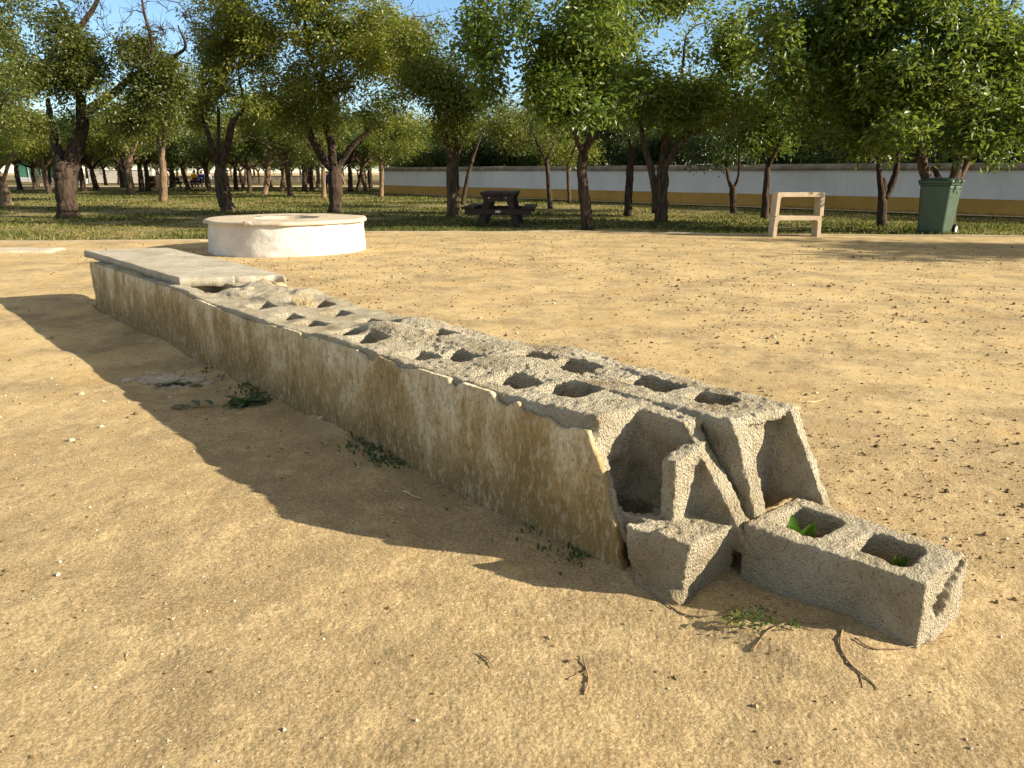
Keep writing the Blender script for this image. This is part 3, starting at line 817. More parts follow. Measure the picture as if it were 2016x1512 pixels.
wall = empty('block_wall', tuple(w2w(3.2, 0.3, 0.0)))
tag(wall, 'long low crumbling wall of hollow concrete blocks with stained plaster side and open cells on top', 'broken wall')
for o in (build_core(wall), build_hollow_block(wall), build_plaster(wall), build_cap(wall)):
    o.matrix_parent_inverse = wall.matrix_basis.inverted()
for ch in wall.children:
    if ch.name.startswith('hollow_block'): ch['label'] = 'intact lower hollow block with two open cells at the near end'

# ------------------------------------------------------------------ well
def build_well():
    C = np.array([-3.56, 12.43])
    root = empty('round_well', (C[0], C[1], 0))
    tag(root, 'low round whitewashed well head with a flat stone coping and open centre', 'well')
    na = 160
    th = np.linspace(0, 2 * math.pi, na, endpoint=False)
    def lathe(name, prof, mat, amp, seed, facet=0.0, zamp=0.0):
        prof = np.array(prof); m = len(prof)
        TH, I = np.meshgrid(th, np.arange(m), indexing='ij')
        r = prof[I, 0]; z = prof[I, 1]
        if facet:
            seg = 2 * math.pi / 14; ph = (TH % seg) - seg / 2
            r = np.where(prof[I, 0] > 1.0, r * (math.cos(seg / 2) ** 0.6 / np.cos(ph) ** 0.6), r)
        r = r + amp * noise3(np.cos(TH) * 4, np.sin(TH) * 4, z * 5, seed) + amp * .5 * noise3(np.cos(TH) * 14, np.sin(TH) * 14, z * 14, seed + 1)
        z2 = z + zamp * noise3(np.cos(TH) * 5, np.sin(TH) * 5, I * 0.0, seed + 2)
        V = np.stack([r * np.cos(TH), r * np.sin(TH), z2], -1).reshape(-1, 3)
        i = np.arange(na)[:, None] * m; i2 = ((np.arange(na) + 1) % na)[:, None] * m; j = np.arange(m - 1)[None]
        F = np.stack([i + j, i2 + j, i2 + j + 1, i + j + 1], -1).reshape(-1, 4)
        return mesh_np(name, V, F, mat, root)
    zz = np.linspace(-0.05, 0.447, 22)
    lathe('well_ring', [(1.20 - 0.012 * (z / 0.45), z) for z in zz], M['whitewash'], 0.014, 121)
    ri = [(0.50, 0.505), (0.70, 0.508), (0.95, 0.507), (1.20, 0.503), (1.238, 0.499), (1.25, 0.488), (1.252, 0.462), (1.245, 0.448), (1.17, 0.446)]
    c = lathe('coping', ri, M['coping'], 0.007, 125, 0.02, 0.006)
    lathe('shaft_lining', [(0.50, 0.503), (0.49, 0.47), (0.485, 0.2), (0.485, -0.3), (0.48, -0.9), (0.0, -0.92)], M['well_inside'], 0.006, 128)
    # broken lump under the coping
    mb = MB()
    p = at(540, 438, 0.45); q = p[:2] - C; q = q / np.linalg.norm(q) * 1.215
    xs = np.linspace(-1, 1, 13)
    mb.tube([(q[0] + 0.11 * x * 0.9, q[1] - 0.10 * x * 0.2, 0.447 + 0.03 * (1 - x * x)) for x in xs], [0.012 + 0.03 * (1 - x * x) for x in xs], 8, wob=0.5, seed=3)
    mb.build('mortar_lump', M['coping'], root, True)
build_well()

# flat slab at the far left on the sand
def rough_slab(name, c, hx, hy, z, rot, mat, seed):
    nu, nv = 30, 20
    U, Vv = np.meshgrid(np.linspace(-1, 1, nu), np.linspace(-1, 1, nv), indexing='ij')
    ed = np.clip((1 - np.maximum(np.abs(U), np.abs(Vv))) * 10, 0, 1)
    zt = z * (0.25 + 0.75 * np.sqrt(ed)) + 0.006 * noise2(U * 4, Vv * 4, seed)
    wob = 1 + 0.05 * noise2(U * 3, Vv * 3, seed + 1)
    x = U * hx * wob; y = Vv * hy * wob
    zt = np.where(ed <= 0, -0.02, zt)
    V = np.stack([c[0] + x * math.cos(rot) - y * math.sin(rot), c[1] + x * math.sin(rot) + y * math.cos(rot), zt], -1).reshape(-1, 3)
    i = np.arange(nu - 1)[:, None] * nv; j = np.arange(nv - 1)[None]
    F = np.stack([i + j, i + nv + j, i + nv + j + 1, i + j + 1], -1).reshape(-1, 4)
    return mesh_np(name, V, F, mat)
p = at(30, 495)
tag(rough_slab('ground_slab', (p[0] - 0.4, p[1], 0), 1.05, 0.28, 0.035, 0.08, M['coping'], 131), 'pale flat stone slab lying in the sand at the left edge', 'stone slab')

# ------------------------------------------------------------------ stacked concrete frames
def concrete_frame(z0, h, w, d, yaw, loc, name, label):
    root = empty(name, (loc[0], loc[1], z0), yaw)
    tag(root, label, 'concrete frame')
    # inverted U profile with filleted inner corners, extruded in depth
    tk = 0.075; fl = 0.05; leg = 0.056; xo = w / 2
    out = [(-xo - 0.012, 0), (-xo, h - 0.02), (-xo + 0.02, h), (xo - 0.02, h), (xo, h - 0.02), (xo + 0.012, 0)]
    inn = [(xo - leg, 0), (xo - leg - 0.008, h - tk - fl)]
    for a in np.linspace(0, math.pi / 2, 5)[1:]: inn.append((xo - leg - 0.008 - fl + fl * math.cos(a), h - tk - fl + fl * math.sin(a)))
    inn2 = [(-x, z) for x, z in inn[::-1]]
    prof = out + inn + inn2
    n = len(prof); V = []
    for k, y in enumerate((-d / 2, -d / 2 + 0.012, d / 2 - 0.012, d / 2)):
        for x, z in prof:
            sc = 1.0 if k in (1, 2) else 0.985
            V.append((x * sc, y, z if k in (1, 2) else z * 0.992))
    F4 = [[k * n + i, k * n + (i + 1) % n, (k + 1) * n + (i + 1) % n, (k + 1) * n + i] for k in range(3) for i in range(n)]
    me_f = []
    # end caps: strips between outer and inner outline
    for k, flip in ((0, False), (3, True)):
        o = lambda i: k * n + i
        caps = [[0, 1, n - 2, n - 1], [1, 2, n - 3, n - 2], [5, 6, 7, 4], [4, 7, 8, 3]]
        m_in = list(range(8, n - 2))
        top = m_in
        caps += [[2, 3, 8, n - 3]] if len(top) <= 2 else []
        for c in caps: me_f.append([o(i) for i in (c if flip else c[::-1])])
        if len(top) > 2:
            f = [2, 3] + top
            me_f.append([o(i) for i in (f if flip else f[::-1])])
    me = bpy.data.meshes.new(name + '_body')
    me.from_pydata([tuple(v) for v in V], [], F4 + me_f); me.update()
    import bmesh
    bm = bmesh.new(); bm.from_mesh(me); bmesh.ops.recalc_face_normals(bm, faces=bm.faces); bm.to_mesh(me); bm.free()
    ob = bpy.data.objects.new('frame_body', me); COL.objects.link(ob); ob.parent = root; me.materials.append(M['frame'])
    return root
fb = (at(1520, 466)[:2] + at(1610, 467)[:2]) / 2
fb = (fb[0] + 0.03, fb[1] + 0.14)
concrete_frame(-0.01, 0.40, 0.92, 0.26, R(4), fb, 'concrete_frame', 'pale concrete U frame standing legs down on the sand, the lower of two')
concrete_frame(0.392, 0.43, 0.93, 0.26, R(4.6), (fb[0] + 0.012, fb[1]), 'concrete_frame', 'pale concrete U frame stacked on another, the upper of two')

# ------------------------------------------------------------------ wheelie bin
def build_bin():
    b = at(1859, 464)
    root = empty('wheeled_bin', (b[0], b[1] + 0.36, 0.0), R(43))
    tag(root, 'dark green plastic wheeled rubbish bin with closed lid on the lawn edge', 'rubbish bin')
    # local x: towards the hinge/wheel side
    def ring(x0, x1, y, z, r=0.045, n=5):
        pts = []
        for cx, cy, a0 in ((x1 - r, y - r, 0), (x0 + r, y - r, 90), (x0 + r, -y + r, 180), (x1 - r, -y + r, 270)):
            for k in range(n):
                a = R(a0 + 90 * k / (n - 1)); pts.append((cx + r * math.cos(a), cy + r * math.sin(a), z))
        return pts
    def loft(rings, name, mat, parent, cap=True):
        n = len(rings[0]); V = [p for q in rings for p in q]
        F = [[k * n + i, k * n + (i + 1) % n, (k + 1) * n + (i + 1) % n, (k + 1) * n + i] for k in range(len(rings) - 1) for i in range(n)]
        if cap: F += [list(range(n))[::-1], [(len(rings) - 1) * n + i for i in range(n)]]
        me = bpy.data.meshes.new(name); me.from_pydata(V, [], F); me.update()
        ob = bpy.data.objects.new(name, me); COL.objects.link(ob); ob.parent = parent; me.materials.append(mat)
        for p in me.polygons: p.use_smooth = len(p.vertices) == 4
        return ob
    loft([ring(-0.30, 0.22, 0.235, 0.02, .06), ring(-0.305, 0.235, 0.245, 0.10, .06), ring(-0.335, 0.325, 0.285, 0.90, .06), ring(-0.337, 0.33, 0.287, 0.95, .06)], 'bin_body', M['bin'], root)
    loft([ring(-0.355, 0.35, 0.305, 0.945), ring(-0.358, 0.352, 0.308, 0.985), ring(-0.34, 0.34, 0.29, 0.987)], 'bin_rim', M['bin'], root)
    lid = loft([ring(-0.375, 0.36, 0.318, 0.984), ring(-0.378, 0.365, 0.32, 1.03, .05), ring(-0.34, 0.35, 0.295, 1.055, .06), ring(-0.22, 0.30, 0.20, 1.085, .08), ring(-0.18, 0.27, 0.16, 1.088, .08)], 'bin_lid', M['bin'], root)
    h = MB()
    h.tube([(0.40, -0.26, 1.0), (0.42, -0.2, 1.03), (0.42, 0.2, 1.03), (0.40, 0.26, 1.0)], 0.016, 8)
    for y in (-0.24, 0.24): h.box((0.38, y, 1.0), (0.035, 0.02, 0.035), bev=0.006)
    h.build('handle', M['bin'], root, True)
    for y in (-0.2, -0.13):
        k = MB(); k.tube([(0.365, y, 1.03), (0.365, y, 1.075)], 0.017, 8); k.build('hinge_pin', M['rubber'], root, True)
    for y in (-0.27, 0.27):
        wv = MB(); wv.tube([(0.275, y - 0.025, 0.10), (0.275, y + 0.025, 0.10)], 0.10, 24)
        wo = wv.build('wheel', M['rubber'], root, False)
        rv = MB(); rv.tube([(0.275, y - 0.028, 0.10), (0.275, y + 0.028, 0.10)], 0.066, 20); rv.build('rim', M['rim'], wo, False)
    a = MB(); a.tube([(0.275, -0.25, 0.10), (0.275, 0.25, 0.10)], 0.012, 8); a.build('axle', M['rubber'], root)
build_bin()

# ------------------------------------------------------------------ picnic table
def build_picnic(loc, yaw, label, plate=True):
    root = empty('picnic_table', loc, yaw)
    tag(root, label, 'picnic table', 'picnic tables under the trees')
    L = 1.75
    for k in range(5):
        m = MB(); m.box(((k - 2) * 0.155, L / 2, 0.745 - 0.008 * (k % 2)), (0.073, L / 2, 0.026), bev=0.006)
        m.build('top_plank', M['table'], root)
    for sx in (-1, 1):
        for k in range(2):
            m = MB(); m.box((sx * (0.585 + 0.145 * k), L / 2, 0.435), (0.068, L / 2, 0.026), bev=0.006)
            m.build('seat_plank', M['table'], root)
    for y in (0.14, L - 0.14):
        for sx in (-1, 1):
            m = MB()
            x0, x1 = sx * 0.42, sx * 0.215
            V = [(x0 - 0.07, y - 0.03, 0), (x0 + 0.07, y - 0.03, 0), (x1 + 0.07, y - 0.03, 0.715), (x1 - 0.07, y - 0.03, 0.715)]
            V += [(a, y + 0.03, c) for a, b, c in V]
            m.add(V, [[0, 1, 2, 3], [7, 6, 5, 4], [0, 4, 5, 1], [1, 5, 6, 2], [2, 6, 7, 3], [3, 7, 4, 0]])
            m.build('leg', M['table'], root)
        sg = -1 if y < 1 else 1
        m = MB(); m.box((0, y + sg * 0.058, 0.355), (0.73, 0.026, 0.062), bev=0.006); m.build('seat_bearer', M['table'], root)
        m = MB()
        V = [(-0.30, y + sg * 0.058 - 0.025, 0.575), (0.30, y + sg * 0.058 - 0.025, 0.575), (0.37, y + sg * 0.058 - 0.025, 0.717), (-0.37, y + sg * 0.058 - 0.025, 0.717)]
        V += [(a, b + 0.05, c) for a, b, c in V]
        m.add(V, [[0, 1, 2, 3], [7, 6, 5, 4], [0, 4, 5, 1], [1, 5, 6, 2], [2, 6, 7, 3], [3, 7, 4, 0]])
        m.build('top_bearer', M['table'], root)
    if plate:
        m = MB(); m.box((0.0, 0.05, 0.36), (0.055, 0.004, 0.022), bev=0.002); m.build('name_plate', M['plate'], root)
        for x in (-0.19, 0.17):
            m = MB(); m.tube([(x, 0.052, 0.655), (x, 0.05, 0.655), (x, 0.044, 0.655)], [0.016, 0.016, 0.008], 8); m.build('bolt', M['plate'], root)
    return root
pt = (at(942, 450)[:2] + at(1018, 450)[:2]) / 2
build_picnic((pt[0], pt[1] - 0.05, 0.0), R(-4), 'dark brown plank picnic table standing on a concrete pad at the lawn edge')
sl = rough_slab('table_pad', (pt[0] + 0.1, pt[1] + 0.75, 0), 1.15, 1.0, 0.022, R(-8), M['lawn_soil'], 137)
tag(sl, 'worn bare earth pad beneath the dark picnic table', 'pad')

# ------------------------------------------------------------------ boundary wall
def build_boundary():
    P0 = np.array([-7.4, 45.2]); P1 = np.array([34.0, -1.5 + 0.9])
    P1 = P0 + (np.array([13.9, 20.9]) - P0) * 1.9
    D = (P1 - P0); Ln = np.linalg.norm(D); D /= Ln; NN = np.array([D[1], -D[0]]) 
    if NN[1] > 0: NN = -NN
    root = empty('boundary_wall', (P0[0], P0[1], 0))
    tag(root, 'long white boundary wall with ochre base band and weathered cap', 'wall')
    def band(name, z0, z1, off, mat, round_=False):
        u = np.linspace(0, Ln, 160)
        if round_:
            a = np.linspace(-0.15, math.pi + 0.15, 9)
            prof = [(off * math.cos(x), z0 + (z1 - z0) * max(0.0, math.sin(x)) - (0.02 if math.sin(x) < 0 else 0)) for x in a]
        else: prof = [(off, z0), (off, z1), (-off, z1), (-off, z0)]
        V = []
        for q in u:
            for o_, z in prof:
                w = 0.012 * float(noise2(np.array([q * 0.8]), np.array([z]), 141)[0])
                V.append((D[0] * q + NN[0] * (o_ + w), D[1] * q + NN[1] * (o_ + w), z + w))
        m = len(prof); n = len(u)
        i = np.arange(n - 1)[:, None] * m; j = np.arange(m)[None]; j2 = (j + 1) % m
        F = np.stack([i + j, i + m + j, i + m + j2, i + j2], -1).reshape(-1, 4)
        ends = [list(range(m)), [(n - 1) * m + k for k in range(m)][::-1]]
        ob = mesh_np(name, np.array(V), [F] + [np.array([e]) for e in ends], mat, root, round_)
        return ob
    band('ochre_base', -0.05, 0.47, 0.158, M['wall_ochre'])
    band('white_panel', 0.47, 1.26, 0.150, M['wall_white'])
    band('wall_cap', 1.26, 1.44, 0.205, M['wall_cap'], True)
    # paved strip in front of it
    V = []
    u = np.linspace(0, Ln, 120)
    for q in u:
        for o_ in (0.16, 0.75 + 0.08 * math.sin(q * 1.3)): V.append((P0[0] + D[0] * q + NN[0] * o_, P0[1] + D[1] * q + NN[1] * o_, 0.052))
    F = [[2 * i, 2 * i + 1, 2 * i + 3, 2 * i + 2] for i in range(len(u) - 1)]
    tag(mesh_np('path', np.array(V), np.array(F), M['path']), kind='structure')
    return P0, D, NN, Ln
BW = build_boundary()

# ------------------------------------------------------------------ far left: path, low white walls, green screen
V = []
for x in np.linspace(-75, -8, 60): V += [(x, 63 + 1.0 * math.sin(x * 0.1), 0.05), (x, 67 + 1.0 * math.sin(x * 0.1), 0.05)]
tag(mesh_np('path', np.array(V), np.array([[2 * i, 2 * i + 2, 2 * i + 3, 2 * i + 1] for i in range(59)]), M['path']), kind='structure')
def far_box(name, x0, x1, ytop, ybot, Y, mat, label, cat, depth=0.3):
    a, b = aty(x0, ytop, Y), aty(x1, ytop, Y); zb = -0.05
    root = empty(name, ((a[0] + b[0]) / 2, Y, 0)); tag(root, label, cat)
    hx = abs(b[0] - a[0]) / 2; zt = a[2]
    m = MB(); m.box((0, depth / 2, (zt - 0.08 + zb) / 2), (hx, depth / 2, (zt - 0.08 - zb) / 2), bev=0.02); m.build('panel', mat, root)
    m = MB(); m.box((0, depth / 2, zt - 0.04), (hx + 0.04, depth / 2 + 0.04, 0.038), bev=0.015); m.build('coping', mat, root)
    return root
far_box('low_wall', 172, 300, 334, 362, 86, M['whitewash'], 'bright white garden wall far behind the trees', 'wall')
far_box('low_wall', 300, 620, 346, 362, 92, M['wall_cap'], 'long dim grey wall far behind the dark trunks', 'wall')
far_box('parapet', 140, 170, 352, 362, 80, M['wall_white'], 'short low white parapet left of the bright garden wall', 'wall')
far_box('pillar', 62, 76, 346, 364, 64, M['coping'], 'cream square pillar by the far path', 'pillar', 0.6)
g = empty('screen_fence', (aty(70, 345, 95)[0], 95, 0)); tag(g, 'green mesh court fence far off at the left', 'fence')
gx = abs(aty(105, 345, 95)[0] - aty(30, 345, 95)[0]) / 2
m = MB(); m.box((0, 0, 1.5), (gx, 0.03, 0.95)); m.build('mesh_screen', M['green_mesh'], g)
m = MB(); m.box((0, 0, 0.27), (gx, 0.08, 0.27)); m.build('plinth', M['wall_white'], g)
for x in np.linspace(-gx, gx, 4):
    m = MB(); m.tube([(x, -0.07, 0), (x, -0.07, 2.5)], 0.04, 6); m.build('post', M['rim'], g)
kp = aty(301, 366, 62); k = empty('barbecue', (kp[0], 62, 0)); tag(k, 'brick barbecue with pale roof slab far among the trunks', 'barbecue')
m = MB()
for sx in (-1, 1): m.box((sx * 0.26, 0.25, 0.42), (0.05, 0.3, 0.42))
m.box((0, 0.25, 0.40), (0.21, 0.29, 0.04)); m.box((0, 0.52, 0.45), (0.21, 0.03, 0.39)); m.build('brick_body', M['brick'], k)
m = MB(); m.box((0, 0.25, 0.88), (0.38, 0.4, 0.035)); m.build('roof_slab', M['whitewash'], k)

# ------------------------------------------------------------------ people, far off
def capsule(X, Y, Z, a, b, ra, rb):
    a = np.array(a); b = np.array(b); ab = b - a
    t = np.clip(((X - a[0]) * ab[0] + (Y - a[1]) * ab[1] + (Z - a[2]) * ab[2]) / (ab @ ab), 0, 1)
    return np.sqrt((X - a[0] - t * ab[0]) ** 2 + (Y - a[1] - t * ab[1]) ** 2 + (Z - a[2] - t * ab[2]) ** 2) - (ra + (rb - ra) * t)
def person(loc, yaw, scale, seated, top, bottom, label):
    st_ = 0.02
    xs = np.arange(-0.45, 0.46, st_); ys = np.arange(-0.75, 0.45, st_); zs = np.arange(-0.06, 1.85, st_)
    X, Y, Z = np.meshgrid(xs, ys, zs, indexing='ij')
    hz = 0.92 if not seated else 0.50
    ch = hz + 0.46
    torso = smin(capsule(X, Y * 1.35, Z, (0, 0, hz), (0, 0, hz + 0.25), 0.15, 0.14), capsule(X, Y * 1.3, Z, (-0.10, 0, ch - 0.06), (0.10, 0, ch - 0.06), 0.115, 0.115), 0.08)
    legs = None; arms = None
    for sx in (-1, 1):
        hip = (sx * 0.09, 0, hz - 0.02)
        knee = (sx * 0.10, -0.03, 0.50) if not seated else (sx * 0.13, -0.42, 0.52)
        ank = (sx * 0.10, 0.02, 0.08) if not seated else (sx * 0.13, -0.40, 0.08)
        toe = (ank[0] + sx * 0.02, ank[1] - 0.16, 0.035)
        l = smin(capsule(X, Y, Z, hip, knee, 0.088, 0.062), capsule(X, Y, Z, knee, ank, 0.058, 0.042), 0.03)
        l = smin(l, capsule(X, Y, Z, (ank[0], ank[1] + 0.03, 0.045), toe, 0.045, 0.035), 0.03)
        legs = l if legs is None else np.minimum(legs, l)
        sh = (sx * 0.19, 0, ch - 0.04)
        el = (sx * 0.25, 0.03, ch - 0.32) if not seated else (sx * 0.24, -0.12, ch - 0.30)
        wr = (sx * 0.24, -0.10, ch - 0.56) if not seated else (sx * 0.14, -0.36, ch - 0.24)
        a_ = smin(capsule(X, Y, Z, sh, el, 0.054, 0.042), capsule(X, Y, Z, el, wr, 0.042, 0.03), 0.025)
        a_ = smin(a_, capsule(X, Y, Z, wr, (wr[0] - sx * 0.01, wr[1] - 0.06, wr[2] - 0.05), 0.034, 0.022), 0.02)
        arms = a_ if arms is None else np.minimum(arms, a_)
    head = np.sqrt((X / 0.082) ** 2 + ((Y + 0.015) / 0.10) ** 2 + ((Z - ch - 0.215) / 0.125) ** 2) - 1
    head = head * 0.085
    nose = capsule(X, Y, Z, (0, -0.10, ch + 0.21), (0, -0.125, ch + 0.19), 0.014, 0.016)
    neck = capsule(X, Y, Z, (0, 0.005, ch), (0, 0, ch + 0.14), 0.055, 0.05)
    body = smin(smin(smin(torso, legs, 0.05), arms, 0.03), smin(smin(head, nose, 0.015), neck, 0.03), 0.03)
    root = empty('person', loc, yaw); root.scale = (scale,) * 3
    tag(root, label, 'person')
    P, Q = surface_nets(body.astype(np.float32), xs, ys, zs); mesh_np('body', P, Q, M['skin'], root)
    cl = smin(smax(torso, Z - ch - 0.03, 0.02), np.maximum(arms, -(Z - ch + 0.52) if not seated else -(Y + 0.34)), 0.03) - 0.014
    P, Q = surface_nets(cl.astype(np.float32), xs, ys, zs); mesh_np('top', P, Q, M[top], root)
    tr = smin(np.maximum(legs, 0.09 - Z), smax(torso, Z - hz - 0.06, 0.02), 0.04) - 0.010
    P, Q = surface_nets(tr.astype(np.float32), xs, ys, zs); mesh_np('trousers', P, Q, M[bottom], root)
    ha = np.maximum(head - 0.014, -smin(Y + 0.075 - (Z - ch - 0.24) * 0.9, Z * 0 + 9, 0.01) * 1.0)
    ha = np.maximum(ha, -(Z - ch - 0.15))
    P, Q = surface_nets(ha.astype(np.float32), xs, ys, zs); mesh_np('hair', P, Q, M['hair'], root)
pb = at(646, 378)
person((pb[0], pb[1], 0.01), R(200), 0.72, False, 'blue', 'navy', 'small person in a blue top standing behind the trunk of the big central tree')
ft = at(394, 371)
build_picnic((ft[0] - 0.2, ft[1], 0.01), R(80), 'distant dark picnic table with three people seated at it', False)
for (dx, dy, yw, tp, lb) in ((-1.25, 0.62, R(0), 'yellow', 'person in a yellow top seated at the distant picnic table'),
                       (-0.75, 0.62, R(0), 'blue', 'person in a blue top seated at the distant picnic table'),
                       (-0.25, 0.62, R(10), 'white', 'person in a white top seated at the distant picnic table')):
    person((ft[0] + dx + 0.55, ft[1] + dy + 0.35, 0.01), yw, 1.0, True, tp, 'navy', lb)

# ------------------------------------------------------------------ trees
def spline(P, n):
    P = np.asarray(P, float)
    if len(P) < 3:
        t = np.linspace(0, 1, n)[:, None]; return P[0] * (1 - t) + P[-1] * t
    Q = np.concatenate([[2 * P[0] - P[1]], P, [2 * P[-1] - P[-2]]])
    out = []
    m = len(P) - 1
    for u in np.linspace(0, m - 1e-6, n):
        k = int(u); t = u - k
        a, b, c, d = Q[k], Q[k + 1], Q[k + 2], Q[k + 3]
        out.append(0.5 * ((2 * b) + (-a + c) * t + (2 * a - 5 * b + 4 * c - d) * t * t + (-a + 3 * b - 3 * c + d) * t ** 3))
    return np.array(out)

def leaf_mesh(C, per, sig, size, rng, droop=0.55, tmean=None, tw=0.18):
    """many leaf-sized faces round twig points C"""
    n = len(C) * per
    c = np.repeat(C, per, 0)
    off = rng.normal(0, 1, (n, 3)) * sig * np.array([1, 1, 0.85])
    P = c + off
    d = rng.normal(0, 1, (n, 3)) * np.array([1, 1, 0.5]) + off / (np.linalg.norm(off, axis=1)[:, None] + 1e-6) * 0.6
    d[:, 2] -= droop
    d /= np.linalg.norm(d, axis=1)[:, None]
    q = rng.normal(0, 1, (n, 3)); w = np.cross(d, q); w /= np.linalg.norm(w, axis=1)[:, None] + 1e-9
    nn = np.cross(d, w)
    L = size * rng.uniform(0.65, 1.25, n)[:, None]; Wd = L * 0.21
    b = P; tip = P + d * L
    ml = P + d * L * 0.45 + w * Wd + nn * Wd * 0.35; mr = P + d * L * 0.45 - w * Wd + nn * Wd * 0.35
    V = np.stack([b, ml, tip, mr], 1).reshape(-1, 3)
    F = np.arange(n)[:, None] * 4 + np.array([[0, 1, 2, 3]])
    tm = np.repeat(tmean, per) if tmean is not None else 0.4
    tint = np.clip(tm + rng.normal(0, tw, n), 0, 1)
    return V, F, tint

def build_tree(name, base, limbs, blobs, ncl, per, size, bark, leaf, label, seed, group=None, sig=0.16, bare=(), cat='tree', tbias=0.4, flare=1.25, nside=12):
    """limbs: list of (points, r0, r1), blobs: list of (centre, radii) - all in metres relative to base"""
    rng = np.random.default_rng(seed)
    root = empty(name, base)
    tag(root, label, cat, group)
    wood = MB()
    skel = []; srad = []
    for q, (P, r0, r1) in enumerate(limbs):
        n = max(8, 5 * len(P)); Q = spline(P, n)
        Q[1:] += rng.normal(0, r0 * 0.05, (n - 1, 3))
        rad = np.linspace(1, 0, n) ** 0.8 * (r0 - r1) + r1
        if q == 0:
            TRK, TRR = Q.copy(), rad.copy()
            if len(limbs) > 1: rad[-3:] *= (0.92, 0.78, 0.5)
        elif np.linalg.norm(Q[0] - TRK[-1]) < 3.2 * TRR[-1]:
            j = int(np.argmin(np.abs(TRK[:, 2] - (Q[0][2] - 2.2 * TRR[-1]))))
            Q = np.concatenate([[TRK[j]], [TRK[j] * 0.45 + Q[0] * 0.55], Q]); rr_ = min(rad[0] * 1.12, TRR[j] * 0.92)
            rad = np.concatenate([[rr_, rr_], rad])
        if q == 0 and flare:
            hgt = Q[:, 2] - Q[0, 2]; rad = rad * (1 + (flare - 1) * np.exp(-hgt / 0.16))
            Q[0, 2] -= 0.06
        wood.tube(Q, rad, nside, wob=0.17, seed=seed + q)
        skel += list(Q); srad += list(rad)
    skel = list(skel)
    # twig points spread through the crown volume, clumped
    vol = np.array([np.prod(b[1]) for b in blobs]) ** 0.75; vol /= vol.sum()
    C = []
    tries = 0
    while len(C) < ncl and tries < 40:
        k = rng.choice(len(blobs), ncl * 2, p=vol)
        d = rng.normal(0, 1, (ncl * 2, 3)); d /= np.linalg.norm(d, axis=1)[:, None]
        rr = rng.random(ncl * 2) ** (1 / 2.1)
        cc = np.array([blobs[i][0] for i in k]); ra = np.array([blobs[i][1] for i in k])
        p = cc + d * rr[:, None] * ra
        g = noise3(p[:, 0] * 1.25, p[:, 1] * 1.25, p[:, 2] * 1.4, seed)
        C += list(p[g > 0.06]); tries += 1
    C = np.array(C[:ncl])
    # connect each twig point to the nearest branch
    order = np.argsort([np.min(np.sum((np.array(skel[::2]) - c) ** 2, 1)) for c in C])
    SK = np.array(skel); SR = np.array(srad)
    nodes = [SK]; rads = [SR]
    for idx in order:
        c = C[idx]
        A = np.concatenate(nodes); RA = np.concatenate(rads)
        d2 = np.sum((A - c) ** 2, 1) + 0.6 * np.maximum(0, A[:, 2] - c[2]) ** 2
        j = int(np.argmin(d2)); a = A[j]; L = math.sqrt(d2[j])
        if L < 0.05: continue
        m1 = a * 0.5 + c * 0.5 + rng.normal(0, 0.10 * L, 3) + np.array([0, 0, 0.06 * L])
        Q = spline([a, m1, c], 5)
        r0 = min(RA[j] * 0.75, 0.010 + 0.011 * L); r0 = max(r0, 0.006)
        rr = np.linspace(r0, max(0.004, r0 * 0.5), 5)
        wood.tube(Q, rr, 4 if r0 < 0.02 else 6, cap=False)
        nodes.append(Q[2:]); rads.append(rr[2:])
    for (c, rad_, n_) in bare:                       # leafless twigs
        for _ in range(n_):
            p = np.array(c) + rng.normal(0, 1, 3) * np.array(rad_) * 0.5
            A = np.concatenate(nodes); j = int(np.argmin(np.sum((A - p) ** 2, 1))); a = A[j]
            Q = spline([a, (a + p) / 2 + rng.normal(0, 0.08, 3), p], 6)
            wood.tube(Q, np.linspace(0.014, 0.004, 6), 4, cap=False)
            nodes.append(Q[2:]); rads.append(np.full(4, 0.008))
            for _k in range(4):
                b = Q[rng.integers(2, 6)]; e = b + rng.normal(0, 0.16, 3) + np.array([0, 0, 0.08])
                wood.tube(np.array([b, (b + e) / 2 + rng.normal(0, 0.02, 3), e]), [0.006, 0.005, 0.003], 3, cap=False)
    wood.build('trunk', M[bark], root, True)
    if per:
        cl_t = tbias + 0.20 * noise3(C[:, 0] * 0.8, C[:, 1] * 0.8, C[:, 2] * 0.8, seed + 5) + 0.05 * rng.normal(0, 1, len(C))
        V, F, tint = leaf_mesh(C, per, sig, size, rng, tmean=cl_t)
        mesh_np('crown', V, F, M[leaf], root, False, {'tint': ('FACE', tint)})
    return root

